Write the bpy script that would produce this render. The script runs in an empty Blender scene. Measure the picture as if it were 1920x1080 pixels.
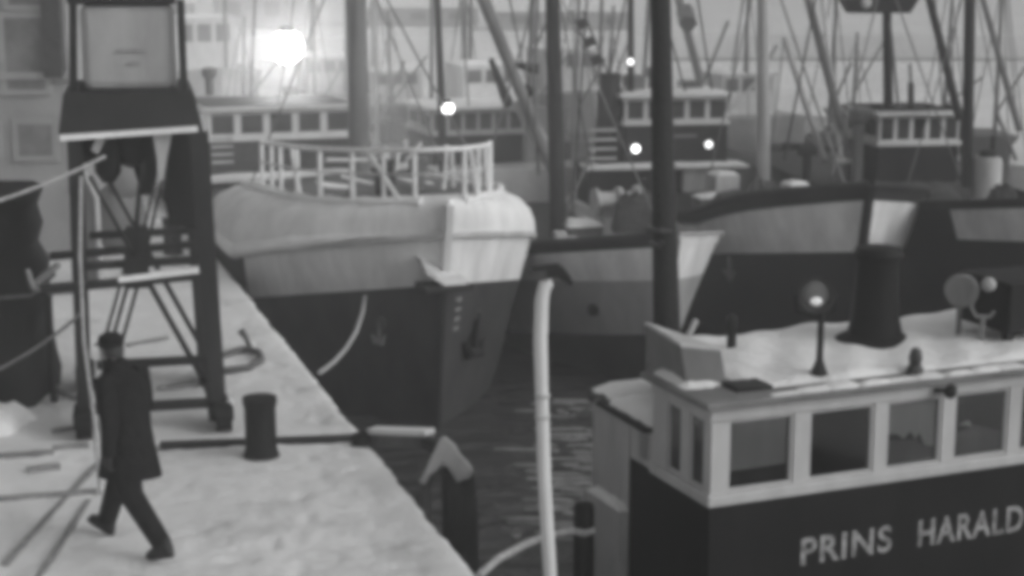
import bpy, bmesh, math, random
from mathutils import Vector, Matrix, noise as mnoise
random.seed(7)
sc = bpy.context.scene
COL = sc.collection
R = math.radians
# ------------------------------------------------------------------ camera
CAMH = 4.6
FPX = 3045.0
PITCH = math.atan(600.0 / FPX)
cd = bpy.data.cameras.new('camera'); cam = bpy.data.objects.new('camera', cd); COL.objects.link(cam)
cam.location = (0, 0, CAMH)
cam.rotation_euler = (math.pi / 2 - PITCH, 0, 0)
cd.sensor_width = 36.0
cd.lens = FPX / 1920.0 * 36.0
cd.clip_start = 0.1
cd.clip_end = 3000
sc.camera = cam
# ------------------------------------------------------------------ light
SUN_EL, SUN_AZ = R(22), R(112)          # azimuth clockwise from +Y
w = bpy.data.worlds.new('World'); sc.world = w; w.use_nodes = True
nt = w.node_tree; nt.nodes.clear()
sky = nt.nodes.new('ShaderNodeTexSky'); sky.sky_type = 'NISHITA'; sky.sun_disc = False
sky.sun_elevation = SUN_EL; sky.sun_rotation = SUN_AZ
sky.dust_density = 5.0
bw = nt.nodes.new('ShaderNodeRGBToBW'); bg = nt.nodes.new('ShaderNodeBackground'); wo = nt.nodes.new('ShaderNodeOutputWorld')
nt.links.new(sky.outputs[0], bw.inputs[0]); nt.links.new(bw.outputs[0], bg.inputs[0]); nt.links.new(bg.outputs[0], wo.inputs[0])
bg.inputs[1].default_value = 0.15
ld = bpy.data.lights.new('sun', 'SUN'); ld.energy = 1.6; ld.angle = R(30); ld.color = (1, 1, 1)
sun = bpy.data.objects.new('sun', ld); COL.objects.link(sun)
d = Vector((math.sin(SUN_AZ) * math.cos(SUN_EL), math.cos(SUN_AZ) * math.cos(SUN_EL), math.sin(SUN_EL)))
sun.rotation_euler = d.to_track_quat('Z', 'Y').to_euler()
sc.view_settings.view_transform = 'Standard'; sc.view_settings.look = 'None'
sc.view_settings.gamma = 1.0; sc.view_settings.use_curve_mapping = False
sc.view_settings.exposure = 0.18
sc.cycles.filter_width = 6.0            # soft old film lens
sc.cycles.max_bounces = 6; sc.cycles.volume_bounces = 2

# ------------------------------------------------------------------ materials
def mat(name, base, rough=0.75, var=0.25, scale=3.0, streak=1.0, bump=0.0, metal=0.0, bscale=None, spec=0.3):
    """grey paint / wood / snow: tone varied by two octaves of noise, optional bump"""
    m = bpy.data.materials.new(name); m.use_nodes = True
    t = m.node_tree; b = t.nodes['Principled BSDF']
    b.inputs['Roughness'].default_value = rough; b.inputs['Metallic'].default_value = metal
    b.inputs['Specular IOR Level'].default_value = spec
    tc = t.nodes.new('ShaderNodeTexCoord'); mp = t.nodes.new('ShaderNodeMapping')
    mp.inputs['Scale'].default_value = (1, 1, streak)
    n = t.nodes.new('ShaderNodeTexNoise'); n.inputs['Scale'].default_value = scale; n.inputs['Detail'].default_value = 6
    n.inputs['Roughness'].default_value = 0.65
    r = t.nodes.new('ShaderNodeMapRange')
    r.inputs['From Min'].default_value = 0.3; r.inputs['From Max'].default_value = 0.7
    r.inputs['To Min'].default_value = base * (1 - var); r.inputs['To Max'].default_value = base * (1 + var)
    cc = t.nodes.new('ShaderNodeCombineColor')
    L = t.links.new
    L(tc.outputs['Object'], mp.inputs[0]); L(mp.outputs[0], n.inputs['Vector']); L(n.outputs[0], r.inputs[0])
    for i in range(3): L(r.outputs[0], cc.inputs[i])
    L(cc.outputs[0], b.inputs['Base Color'])
    if bump:
        n2 = t.nodes.new('ShaderNodeTexNoise'); n2.inputs['Scale'].default_value = bscale or scale * 4; n2.inputs['Detail'].default_value = 5
        bp = t.nodes.new('ShaderNodeBump'); bp.inputs['Strength'].default_value = bump; bp.inputs['Distance'].default_value = 0.06
        L(tc.outputs['Object'], n2.inputs['Vector']); L(n2.outputs[0], bp.inputs['Height']); L(bp.outputs[0], b.inputs['Normal'])
    return m
def emis(name, s):
    m = bpy.data.materials.new(name); m.use_nodes = True
    b = m.node_tree.nodes['Principled BSDF']
    b.inputs['Base Color'].default_value = (.8, .8, .8, 1)
    b.inputs['Emission Color'].default_value = (1, 1, 1, 1); b.inputs['Emission Strength'].default_value = s
    return m
M = dict(
    snow=mat('snow', 0.74, 0.9, 0.10, 2.0, bump=0.5, bscale=9),
    dark=mat('dark_paint', 0.023, 0.65, 0.35, 2.5, streak=.35, spec=.15),
    black=mat('black_paint', 0.013, 0.65, 0.35, 2.0, streak=.4, spec=.12),
    hull=mat('tarred_hull', 0.040, 0.65, 0.45, 1.6, streak=.4, bump=.2, spec=.15),
    belt=mat('grey_hull_paint', 0.34, 0.65, 0.22, 2.0, streak=.25),
    mid=mat('grey_paint', 0.16, 0.65, 0.3, 2.0, streak=.35),
    band=mat('pale_hull_paint', 0.72, 0.6, 0.22, 2.2, streak=.2),
    white=mat('white_paint', 0.62, 0.55, 0.10, 3.0, streak=.4),
    pale=mat('pale_grey_paint', 0.42, 0.6, 0.2, 3.0, streak=.4),
    wood=mat('weathered_timber', 0.11, 0.85, 0.4, 5, streak=.2, bump=.4),
    darkwood=mat('wet_timber', 0.022, 0.8, 0.4, 5, streak=.2, bump=.4),
    steel=mat('dark_steel', 0.05, 0.5, 0.4, 6),
    track=mat('half_buried_timber', .24, .9, .35, 8), mist=mat('pale_mist', .72, .8, .2, .15), handrail=mat('handrail_paint', .75, .6, .12, 4), cream=mat('aged_white_paint', .46, .6, .14, 3, streak=.4),
    platepaint=mat('plate_paint', .25, .7, .2, 5),
    streak_grey=mat('grey_streak', .19, .7, .5, 3),
    rope=mat('rope', 0.36, 0.9, 0.3, 20),
    darkrope=mat('dark_rope', 0.10, 0.9, 0.3, 20),
    cloth=mat('dark_wool', 0.013, 0.95, 0.3, 14, bump=.5, bscale=9, spec=.05),
    trouser=mat('dark_trousers', 0.016, 0.95, 0.3, 14, bump=.5, bscale=9, spec=.05),
    skin=mat('skin', 0.28, 0.6, 0.1, 10),
    hair=mat('hair', 0.04, 0.8, 0.3, 20),
    leather=mat('boot_leather', 0.018, 0.5, 0.2, 10),
    net=mat('fishing_net', 0.06, 0.95, 0.5, 12, bump=.8, bscale=25),
    stone=mat('quay_stone', 0.10, 0.85, 0.4, 2.5, bump=.5),
    facade=mat('rendered_wall', 0.30, 0.9, 0.15, 1.2, bump=.2),
    pane=mat('window_glass', 0.05, 0.08, 0.3, 3.0, spec=.5),
    palepane=mat('misted_glass', 0.16, 0.15, 0.35, 2.5, spec=.5),
    darkpane=mat('dark_glass', 0.02, 0.06, 0.3, 3.0, spec=.5),
    letter=mat('worn_lettering', 0.28, 0.8, 0.75, 9),
    lampglass=mat('lamp_glass', 0.55, 0.08, 0.2, 8, spec=.8),
    floodlight=emis('lit_floodlight', 14.0), lit=emis('lit_lamp', 4.0), dim=emis('lit_deck_lamp', 1.6), glint=emis('painted_glint', .22),
    faded=mat('far_paint', 0.26, 0.8, 0.4, .8), fardark=mat('far_dark_paint', 0.06, 0.8, 0.4, .8),
)

gm = bpy.data.materials.new('clear_glass'); gm.use_nodes = True; t = gm.node_tree; t.nodes.clear()
go_ = t.nodes.new('ShaderNodeOutputMaterial'); gx = t.nodes.new('ShaderNodeMixShader'); gt = t.nodes.new('ShaderNodeBsdfTransparent'); gg = t.nodes.new('ShaderNodeBsdfGlossy'); gf = t.nodes.new('ShaderNodeFresnel')
gt.inputs[0].default_value = (.8, .8, .8, 1); gg.inputs['Roughness'].default_value = .06; gf.inputs[0].default_value = 1.33
t.links.new(gf.outputs[0], gx.inputs[0]); t.links.new(gt.outputs[0], gx.inputs[1]); t.links.new(gg.outputs[0], gx.inputs[2]); t.links.new(gx.outputs[0], go_.inputs[0])
M['clear'] = gm
# ------------------------------------------------------------------ projection helpers (real distances)
_c, _s = math.cos(PITCH), math.sin(PITCH)
def ray(x, y):
    b = 540 - y
    return (x - 960, FPX * _c + b * _s, -FPX * _s + b * _c)
def onz(x, y, z):
    r = ray(x, y); t = (z - CAMH) / r[2]; return Vector((r[0] * t, r[1] * t, z))
def atY(x, y, Y):
    r = ray(x, y); t = Y / r[1]; return Vector((r[0] * t, Y, CAMH + r[2] * t))

class Frame:
    def __init__(s, o, rz=0): s.o = Vector(o); s.rz = rz; s.c = math.cos(rz); s.s = math.sin(rz)
    def __call__(s, p): return Vector((s.o.x + p[0] * s.c - p[1] * s.s, s.o.y + p[0] * s.s + p[1] * s.c, p[2]))
    def inv(s, p):
        x, y = p[0] - s.o.x, p[1] - s.o.y
        return Vector((x * s.c + y * s.s, -x * s.s + y * s.c, p[2]))
WORLD = Frame((0, 0, 0))

# ------------------------------------------------------------------ mesh builder
class MB:
    def __init__(s, fr=WORLD): s.v = []; s.f = []; s.fr = fr
    def add(s, pts): i = len(s.v); s.v += [s.fr(p) for p in pts]; return i
    def box(s, x0, x1, y0, y1, z0, z1):
        i = s.add([(x0, y0, z0), (x1, y0, z0), (x1, y1, z0), (x0, y1, z0), (x0, y0, z1), (x1, y0, z1), (x1, y1, z1), (x0, y1, z1)])
        s.f += [tuple(i + k for k in q) for q in ((0, 3, 2, 1), (4, 5, 6, 7), (0, 1, 5, 4), (1, 2, 6, 5), (2, 3, 7, 6), (3, 0, 4, 7))]
        return s
    def loft(s, rings, closed=True, cap=True):
        n = len(rings[0]); ii = [s.add(r) for r in rings]
        for a, b in zip(ii, ii[1:]):
            for k in range(n if closed else n - 1):
                l = (k + 1) % n
                s.f.append((a + k, a + l, b + l, b + k))
        if cap and closed:
            s.f.append(tuple(ii[0] + k for k in reversed(range(n)))); s.f.append(tuple(ii[-1] + k for k in range(n)))
        return s
    def tube(s, pts, r, n=8):
        pts = [Vector(p) for p in pts]; rs = r if isinstance(r, (list, tuple)) else [r] * len(pts)
        rings = []; up = None
        for i, p in enumerate(pts):
            dirv = (pts[min(i + 1, len(pts) - 1)] - pts[max(i - 1, 0)]).normalized()
            if up is None: up = Vector((0, 0, 1)) if abs(dirv.z) < .9 else Vector((0, 1, 0))
            a = dirv.cross(up).normalized(); b = a.cross(dirv).normalized(); up = b
            rings.append([p + (a * math.cos(2 * math.pi * k / n) + b * math.sin(2 * math.pi * k / n)) * rs[i] for k in range(n)])
        return s.loft(rings)
    def bar(s, p, q, w, h):
        p, q = Vector(p), Vector(q); dv = (q - p).normalized()
        up = Vector((0, 0, 1)) if abs(dv.z) < .9 else Vector((0, 1, 0))
        a = dv.cross(up).normalized() * (w / 2); b = a.cross(dv).normalized() * (h / 2)
        return s.loft([[e + a + b, e - a + b, e - a - b, e + a - b] for e in (p, q)])
    def lathe(s, c, prof, n=16, axis=None):
        c = Vector(c); ax = Vector(axis or (0, 0, 1)).normalized()
        t = Vector((1, 0, 0)) if abs(ax.x) < .9 else Vector((0, 1, 0))
        a = ax.cross(t).normalized(); b = ax.cross(a).normalized()
        return s.loft([[c + ax * z + (a * math.cos(2 * math.pi * k / n) + b * math.sin(2 * math.pi * k / n)) * max(r, .001) for k in range(n)] for r, z in prof])
    def ball(s, c, rx, ry=None, rz=None, n=14):
        ry = ry or rx; rz = rz or rx; c = Vector(c)
        return s.loft([[c + Vector((rx * math.sin(t) * math.cos(2 * math.pi * k / n), ry * math.sin(t) * math.sin(2 * math.pi * k / n), -rz * math.cos(t))) for k in range(n)]
                       for t in [0.04 + (math.pi - .08) * i / 8 for i in range(9)]])
    def prism(s, poly, z0, z1):
        return s.loft([[(x, y, z0) for x, y in poly], [(x, y, z1) for x, y in poly]])
    def lump(s, x0, x1, y0, y1, z0, z1, n=10, seed=1):
        """uneven heap of snow or net over a rectangle"""
        rnd = random.Random(seed); nx = ny = n; g = []
        for j in range(ny + 1):
            for i in range(nx + 1):
                a, b = i / nx, j / ny
                e = min(1, 4.5 * min(a, 1 - a, b, 1 - b))
                hgt = (z1 - z0) * math.sqrt(max(0, e)) * (0.72 + 0.28 * rnd.random())
                jx = (rnd.random() - .5) * .4 / nx * (x1 - x0); jy = (rnd.random() - .5) * .4 / ny * (y1 - y0)
                g.append((x0 + a * (x1 - x0) + jx, y0 + b * (y1 - y0) + jy, z0 + hgt))
        k = s.add(g); m = nx + 1
        for j in range(ny):
            for i in range(nx): s.f.append((k + j * m + i, k + j * m + i + 1, k + (j + 1) * m + i + 1, k + (j + 1) * m + i))
        s.f.append(tuple([k + i for i in range(m)][::-1] + [k + j * m for j in range(1, ny + 1)] + [k + ny * m + i for i in range(1, m)] + [k + j * m + nx for j in range(ny - 1, 0, -1)]))
        return s
    def build(s, name, m, parent=None, smooth=None, bevel=0):
        inv = Matrix.Identity(4)
        if parent is not None:
            r = parent
            while r.parent: r = r.parent
            inv = (Matrix.Translation(r.location) @ r.rotation_euler.to_matrix().to_4x4()).inverted()
        me = bpy.data.meshes.new(name)
        me.from_pydata([inv @ v for v in s.v], [], s.f)
        bm = bmesh.new(); bm.from_mesh(me); bmesh.ops.recalc_face_normals(bm, faces=bm.faces); bm.to_mesh(me); bm.free()
        me.materials.append(M[m] if isinstance(m, str) else m)
        o = bpy.data.objects.new(name, me); COL.objects.link(o)
        if parent is not None: o.parent = parent
        if smooth:
            me.polygons.foreach_set('use_smooth', [True] * len(me.polygons)); me.set_sharp_from_angle(angle=R(smooth))
        if bevel:
            bv = o.modifiers.new('bevel', 'BEVEL'); bv.width = bevel; bv.segments = 2; bv.limit_method = 'ANGLE'
        return o
def thing(name, label, cat, loc=(0, 0, 0), rz=0, group=None):
    o = bpy.data.objects.new(name, None); COL.objects.link(o); o.empty_display_size = .2
    o.location = loc; o.rotation_euler = (0, 0, rz); o['label'] = label; o['category'] = cat
    if group: o['group'] = group
    return o
def tag(o, label, cat, group=None):
    o['label'] = label; o['category'] = cat
    if group: o['group'] = group
    return o
def struct(o, kind='structure'): o['kind'] = kind; return o
def lerp(a, b, t): return a + (b - a) * t
def window(fr_mb, root, ax, u0, u1, z0, z1, off, pane, depth=.05, frame='white', fw=.045):
    """ax(u, depth, z) -> point in frame; a frame of four bars standing proud of the wall and a pane set back in it"""
    f = MB(fr_mb)
    def bx(a0, a1, b0, b1):
        ring = lambda dd: [ax(a0, dd, b0), ax(a1, dd, b0), ax(a1, dd, b1), ax(a0, dd, b1)]
        f.loft([ring(off), ring(off - depth)])
    bx(u0, u0 + fw, z0, z1); bx(u1 - fw, u1, z0, z1); bx(u0 + fw, u1 - fw, z0, z0 + fw); bx(u0 + fw, u1 - fw, z1 - fw, z1)
    fo = f.build('window', frame, root)
    p = MB(fr_mb)
    ring = lambda dd: [ax(u0 + fw, dd, z0 + fw), ax(u1 - fw, dd, z0 + fw), ax(u1 - fw, dd, z1 - fw), ax(u0 + fw, dd, z1 - fw)]
    p.loft([ring(off - .004), ring(off - .014)])
    p.build('pane', pane, fo)
    return fo

QROT = R(17.8)
QF = Frame((-.23, 11.91, 0), QROT)      # x off the quay, y along it away from us
def sag(a, b, s_, n=14): return [a.lerp(b, k / n) - Vector((0, 0, s_ * 4 * (k / n) * (1 - k / n))) for k in range(n + 1)]
# ------------------------------------------------------------------ ground and water
def grid(fr, x0, x1, y0, y1, nx, ny, fn):
    m = MB(fr); k = m.add([fn(lerp(x0, x1, i / nx), lerp(y0, y1, j / ny), i, j) for j in range(ny + 1) for i in range(nx + 1)])
    for j in range(ny):
        for i in range(nx):
            a = k + j * (nx + 1) + i; m.f.append((a, a + 1, a + nx + 2, a + nx + 1))
    return m
def snowmat():
    m = mat('trodden_snow', 0.70, 0.92, 0.12, 0.9, bump=.55, bscale=5)
    t = m.node_tree; L = t.links.new; b = t.nodes['Principled BSDF']
    src = b.inputs['Base Color'].links[0].from_socket
    tc = t.nodes.new('ShaderNodeTexCoord')
    n = t.nodes.new('ShaderNodeTexNoise'); n.inputs['Scale'].default_value = .75; n.inputs['Detail'].default_value = 7; n.inputs['Roughness'].default_value = .7
    r = t.nodes.new('ShaderNodeMapRange'); r.inputs['From Min'].default_value = .54; r.inputs['From Max'].default_value = .74
    mx = t.nodes.new('ShaderNodeMix'); mx.data_type = 'RGBA'; mx.inputs[7].default_value = (.42, .42, .42, 1)
    L(tc.outputs['Object'], n.inputs['Vector']); L(n.outputs[0], r.inputs[0]); L(r.outputs[0], mx.inputs[0]); L(src, mx.inputs[6]); L(mx.outputs[2], b.inputs['Base Color'])
    return m
rn = random.Random(3)
jit = [.02 * math.sin(k * .9) + .015 * math.sin(k * 2.3 + 1) + rn.uniform(-.012, .012) for k in range(400)]
def quaypt(x, y, i, j):
    z = 0.015 * math.sin(x * 3.1 + y * 1.7) + 0.012 * math.sin(x * 7.3 - y * 4.1) + rn.uniform(-.008, .008)
    if i == 60: return (jit[j] - .02, y, -.10)
    if i == 59: return (jit[j] - .10, y, -.02)
    return (x, y, z)
steps = []
def trail(p, q, gap=.62, wob=.05):
    p, q = QF.inv(p), QF.inv(q); dv = (q - p); n_ = int(dv.length / gap); dn = dv.normalized()
    for k in range(n_ + 1):
        c_ = p + dn * gap * k; o_ = .11 if k % 2 else -.11
        steps.append((c_.x - dn.y * o_ + rn.uniform(-wob, wob), c_.y + dn.x * o_ + rn.uniform(-wob, wob), dn.x, dn.y))
trail(onz(900, 1060, 0), onz(330, 1035, 0)); trail(onz(520, 1075, 0), onz(640, 760, 0)); trail(onz(420, 900, 0), onz(690, 870, 0)); trail(onz(760, 960, 0), onz(430, 560, 0)); 
def snowz(x, y):
    z = .03 * mnoise.noise((x * .9, y * .9, 1)) + .016 * mnoise.noise((x * 2.7, y * 2.7, 5)) + .012 * mnoise.noise((x * 8, y * 8, 9))
    for sx, sy, dx, dy in steps:
        ex, ey = x - sx, y - sy
        if abs(ex) < .25 and abs(ey) < .25:
            l_, w_ = ex * dx + ey * dy, -ex * dy + ey * dx; r2 = (l_ / .16) ** 2 + (w_ / .065) ** 2
            if r2 < 1: z -= .026
            elif r2 < 2.2: z += .006
    return z + .0
NX, NY = 150, 330
def nearpt(x, y, i, j):
    e_ = mnoise.noise((y * 1.1, 3, 0)) * .045 + mnoise.noise((y * 5, 7, 0)) * .02
    if i == NX: return (e_ - .02, y, -.13)
    if i == NX - 1: return (e_ - .035, y, -.05)
    if i == NX - 2: return (e_ - .09, y, -.0)
    f_ = min(1, (NX - i) / 8)
    return (x, y, snowz(x, y) * f_ + .02 * (1 - f_))
q = grid(QF, -8.5, 0, -1.5, 18.5, NX, NY, nearpt)
q2 = grid(QF, -22, -8.5, -16, 60, 20, 80, lambda x, y, i, j: (x, y, 0)); q3 = grid(QF, -8.5, 0, 18.5, 60, 20, 80, lambda x, y, i, j: (x + (.03 * math.sin(y * 3) - .03 if i == 20 else 0), y, -.1 if i == 20 else 0)); q4 = grid(QF, -8.5, 0, -16, -1.5, 10, 10, lambda x, y, i, j: (x, y, 0))
for g_ in (q2, q3, q4):
    k = len(q.v); q.v += g_.v; q.f += [tuple(k + i for i in f) for f in g_.f]
struct(q.build('quay_snow', snowmat(), smooth=60))
mq = MB(QF); mq.box(-30, -.06, -20, 64, -5, -.12); struct(mq.build('quay', 'stone'))
for k in range(24):
    pass
mq = MB(QF)
wm = bpy.data.materials.new('harbour_water'); wm.use_nodes = True
t = wm.node_tree; b = t.nodes['Principled BSDF']; b.inputs['Base Color'].default_value = (.045, .045, .045, 1); b.inputs['Roughness'].default_value = .18
tc = t.nodes.new('ShaderNodeTexCoord'); mp = t.nodes.new('ShaderNodeMapping'); mp.inputs['Scale'].default_value = (.7, 1.6, 1); mp.inputs['Rotation'].default_value = (0, 0, R(8))
n = t.nodes.new('ShaderNodeTexNoise'); n.inputs['Scale'].default_value = 1.5; n.inputs['Detail'].default_value = 6; n.inputs['Distortion'].default_value = .8
bp = t.nodes.new('ShaderNodeBump'); bp.inputs['Strength'].default_value = .8; bp.inputs['Distance'].default_value = .3
for a, c_ in ((tc.outputs['Object'], mp.inputs[0]), (mp.outputs[0], n.inputs['Vector']), (n.outputs[0], bp.inputs['Height']), (bp.outputs[0], b.inputs['Normal'])): t.links.new(a, c_)
mw = MB(); mw.box(-900, 900, -120, 1500, -6, -2.0); struct(mw.build('water', wm))

im = grid(WORLD, -200, 200, 0, 1, 40, 1, lambda x, y, i, j: (x, (56 + 5 * math.sin(i * 1.3) + 3 * math.sin(i * 3.1)) if j == 0 else 117.9, -1.985)).build('pale_mist', 'mist'); struct(im)  # pale sheet added over the far water to imitate bright mist
ib = MB(); ri = random.Random(5)  # flat grey plates drawing pale streaks on the water
for k in range(90):
    px = ri.gauss(1065, 40); py = ri.uniform(740, 1010)
    if px > 1118: continue
    c_ = onz(px, py, -1.985); w_, h_ = ri.uniform(.04, .26), ri.uniform(.012, .04)
    ib.prism([(c_.x + w_ * (1 + .4 * ri.random()) * math.cos(a_) , c_.y + h_ * 2 * (.7 + .6 * ri.random()) * math.sin(a_)) for a_ in [2 * math.pi * i / 7 for i in range(7)]], -2.03, -1.985 + .01 * ri.random())
o = ib.build('water_streaks', 'streak_grey'); o['kind'] = 'stuff'
# ------------------------------------------------------------------ boats
class Boat:
    def __init__(s, name, label, stem, rz, L, B, rake, sheer, el=(6.5, 3.0), pw=(1.7, 3.0), zw=-2.0, fill=.75, group=None):
        s.root = thing(name, label, 'boat', (stem[0], stem[1], zw), rz, group)
        s.fr = Frame((stem[0], stem[1], 0), rz)
        s.L, s.B, s.rake, s.sheer, s.el, s.pw, s.zw, s.fill = L, B, rake, sheer, el, pw, zw, fill
    def hb(s, t, z):
        u = max(0, min(1.15, (z - s.zw) / (s.sheer(0) - s.zw)))
        e = lerp(s.el[0], s.el[1], u); p = lerp(s.pw[0], s.pw[1], u); Bm = s.B * lerp(s.fill, 1, u)
        b = Bm * (1 - (1 - min(1, t / e)) ** p)
        a = (t - .62 * s.L) / (.38 * s.L)
        if a > 0: b *= math.sqrt(max(0, 1 - a * a)) * (1 - .15 * a)
        if z < s.zw: b *= max(0, 1 - (s.zw - z) * .5)
        return b
    def y0(s, z): return -s.rake * max(0, (z - s.zw) / (s.sheer(0) - s.zw)) ** 1.3
    def pt(s, t, z, side, out=0): return (side * (s.hb(t, z) + out), s.y0(z) + t, z)
    TS = [0, .04, .1, .2, .35, .5, .7, .9, 1.2, 1.5, 1.9, 2.3, 2.8, 3.4, 4, 5, 6, 7]
    def ts(s, t0=0, t1=None):
        t1 = t1 or s.L
        return [t0] + [x for x in s.TS + [s.L * k / 40 for k in range(20, 41)] if t0 < x < t1 and (x <= 7 or x > 7.2)] + [t1]
    def strip(s, name, m, zlo, zhi, nz=6, t0=0, t1=None, out=0, parent=None, smooth=50, sides=(-1, 1)):
        """skin of both sides between two heights that vary along the hull, thick inwards"""
        b = MB(s.fr); T = s.ts(t0, t1)
        for side in sides:
            rows = [[s.pt(t, lerp(zlo(t), zhi(t), k / nz), side, out) for t in T] for k in range(nz + 1)]
            inner = [[(p[0] - side * .06, p[1] + .05, p[2]) for p in r] for r in rows[::-1]]
            b.loft(rows + inner + [rows[0]], closed=False)
        return b.build(name, m, parent or s.root, smooth=smooth)
    def rail(s, name, m, z, r=.05, t0=0, t1=None, out=.03, sides=(-1, 1)):
        b = MB(s.fr); T = s.ts(t0, t1)
        for side in sides: b.tube([s.pt(t, z(t), side, out) for t in T], r, 6)
        return b.build(name, m, s.root, smooth=60)
    def deck(s, name, m, z, t0=0, t1=None, dz=.06, parent=None, shrink=.08):
        b = MB(s.fr); T = s.ts(max(t0, .2), t1)
        rings = []
        for t in T:
            hbv = max(.02, s.hb(t, z(t)) - shrink)
            rings.append([(-hbv, s.y0(z(t)) + t, z(t)), (0, s.y0(z(t)) + t, z(t) + dz), (hbv, s.y0(z(t)) + t, z(t)), (0, s.y0(z(t)) + t, z(t) - .1)])
        b.loft(rings)
        return b.build(name, m, parent or s.root)
    def stem(s, name, m, z0, z1, w=.07, d=.12):
        b = MB(s.fr); rings = []
        for k in range(9):
            z = lerp(z0, z1, k / 8); y = s.y0(z)
            rings.append([(-w, y + .12, z), (-w * .6, y - d * .7, z), (w * .6, y - d * .7, z), (w, y + .12, z)])
        b.loft(rings); return b.build(name, m, s.root)

def wheelhouse(bt, x0, x1, y0, y1, zb, zs, zt, nwin, low, up='white', pane='pane', roofsnow=True, sides=2, ledge=True):
    """lower dark box, windowed upper storey with corner posts, mullions, roof, snow"""
    fr, root = bt.fr, bt.root
    MB(fr).box(x0, x1, y0, y1, zb, zs).build('wheelhouse_base', low, root)
    wh = MB(fr).box(x0 + .05, x1 - .05, y0 + .05, y1 - .05, zs, zt - .02).build('wheelhouse', 'dark', root)
    MB(fr).box(x0 - .05, x1 + .05, y0 - .05, y1 + .05, zs - .03, zs + .05).build('sill', up, wh)
    wdt = (x1 - x0) / nwin
    for k in range(nwin):
        window(fr, root, lambda u, dd, z: (u, y0 + .05 - dd, z), x0 + k * wdt + .002, x0 + (k + 1) * wdt - .002, zs + .052, zt - .022, .055, pane, .054, up, wdt * .12)
    dl = (y1 - y0) / sides
    for sd in (0, 1):
        for k in range(sides):
            window(fr, root, lambda u, dd, z: ((x0 + .05 - dd) if sd == 0 else (x1 - .05 + dd), u, z), y0 + .06 + k * dl, y0 + .056 + (k + 1) * dl - .07, zs + .052, zt - .022, .052, pane, .05, up, .09)
    rf = MB(fr).box(x0 - .12, x1 + .12, y0 - .15, y1 + .12, zt - .018, zt + .07).build('roof', up, root, bevel=.02)
    if not roofsnow: MB(fr).box(x0 - .06, x1 + .06, y0 - .08, y1 + .06, zt + .0705, zt + .078).build('roof_dimmer', 'dark', rf)  # dark sheet added so the lamp-lit roof top does not glare
    if roofsnow: MB(fr).lump(x0 - .1, x1 + .1, y0 - .12, y1 + .1, zt + .068, zt + .15, 12, 5).build('roof_snow', 'snow', rf, smooth=60)
    return wh

def on_hull(bt, side, px, py, t0, t1):
    best = None
    for k in range(60):
        for j in range(30):
            t = lerp(t0, t1, k / 59); z = lerp(-1.6, bt.sheer(0), j / 29); wpt = bt.fr(bt.pt(t, z, side, .05)); dd = wpt - Vector((0, 0, CAMH))
            f = dd.y * _c - dd.z * _s; u = 960 + FPX * dd.x / f; v = 540 - FPX * (dd.y * _s + dd.z * _c) / f
            e_ = (u - px) ** 2 + (v - py) ** 2
            if best is None or e_ < best[0]: best = (e_, wpt)
    return best[1]

BG = 'fishing boats moored side by side, bows towards the quay end'
# ---- A: big white-bowed cutter beside the quay
A = Boat('fishing_boat', 'large fishing boat beside the quay with pale whaleback bow and white railing', (-1.08, 22.98), R(20), 19, 2.36, .5,
         lambda t: .92 - .22 * min(t, 3.4) + max(0, t - 9) * .06, el=(4.4, 3.2), pw=(2.0, 2.5), fill=.92, group=BG)
rub = lambda t: A.sheer(t)
bandlo = lambda t: .18 - .21 * min(t, 3.2)
A.strip('hull', 'hull', lambda t: -2.6, lambda t: bandlo(t) if t <= 19 else -1, 9)
A.strip('hull_band', 'band', lambda t: bandlo(t) + .002, lambda t: rub(t), 4, 0, 3.0)
A.strip('hull_topside', 'black', lambda t: bandlo(t) + .002, lambda t: rub(t), 4, 3.004)
A.rail('rub_rail', 'pale', rub, .055)
wt = lambda t: 1.42 - .07 * t
def whale(t0, t1, name, m):
    b = MB(A.fr); rings = []
    for t in A.ts(t0, t1):
        z0 = rub(t) + .05; z1 = wt(t); bb = A.hb(t, rub(0)) - .03; y = A.y0(z0) + t
        prof = [(1, 0), (.99, .25), (.955, .5), (.88, .73), (.76, .89), (.56, .98), (.3, 1.03), (0, 1.05)]
        ring = [(-bb * a, y - .12 * c_ * (1 - min(t, 1)), lerp(z0, z1, c_)) for a, c_ in prof] + [(bb * a, y - .12 * c_ * (1 - min(t, 1)), lerp(z0, z1, c_)) for a, c_ in prof[-2::-1]]
        rings.append(ring)
    b.loft(rings, closed=True); return b.build(name, m, A.root, smooth=55)
whale(.02, 6.4, 'whaleback', 'band')
A.deck('whaleback_deck', 'wood', lambda t: wt(t) + .0, .9, 6.3, dz=.075, shrink=.95)
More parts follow.
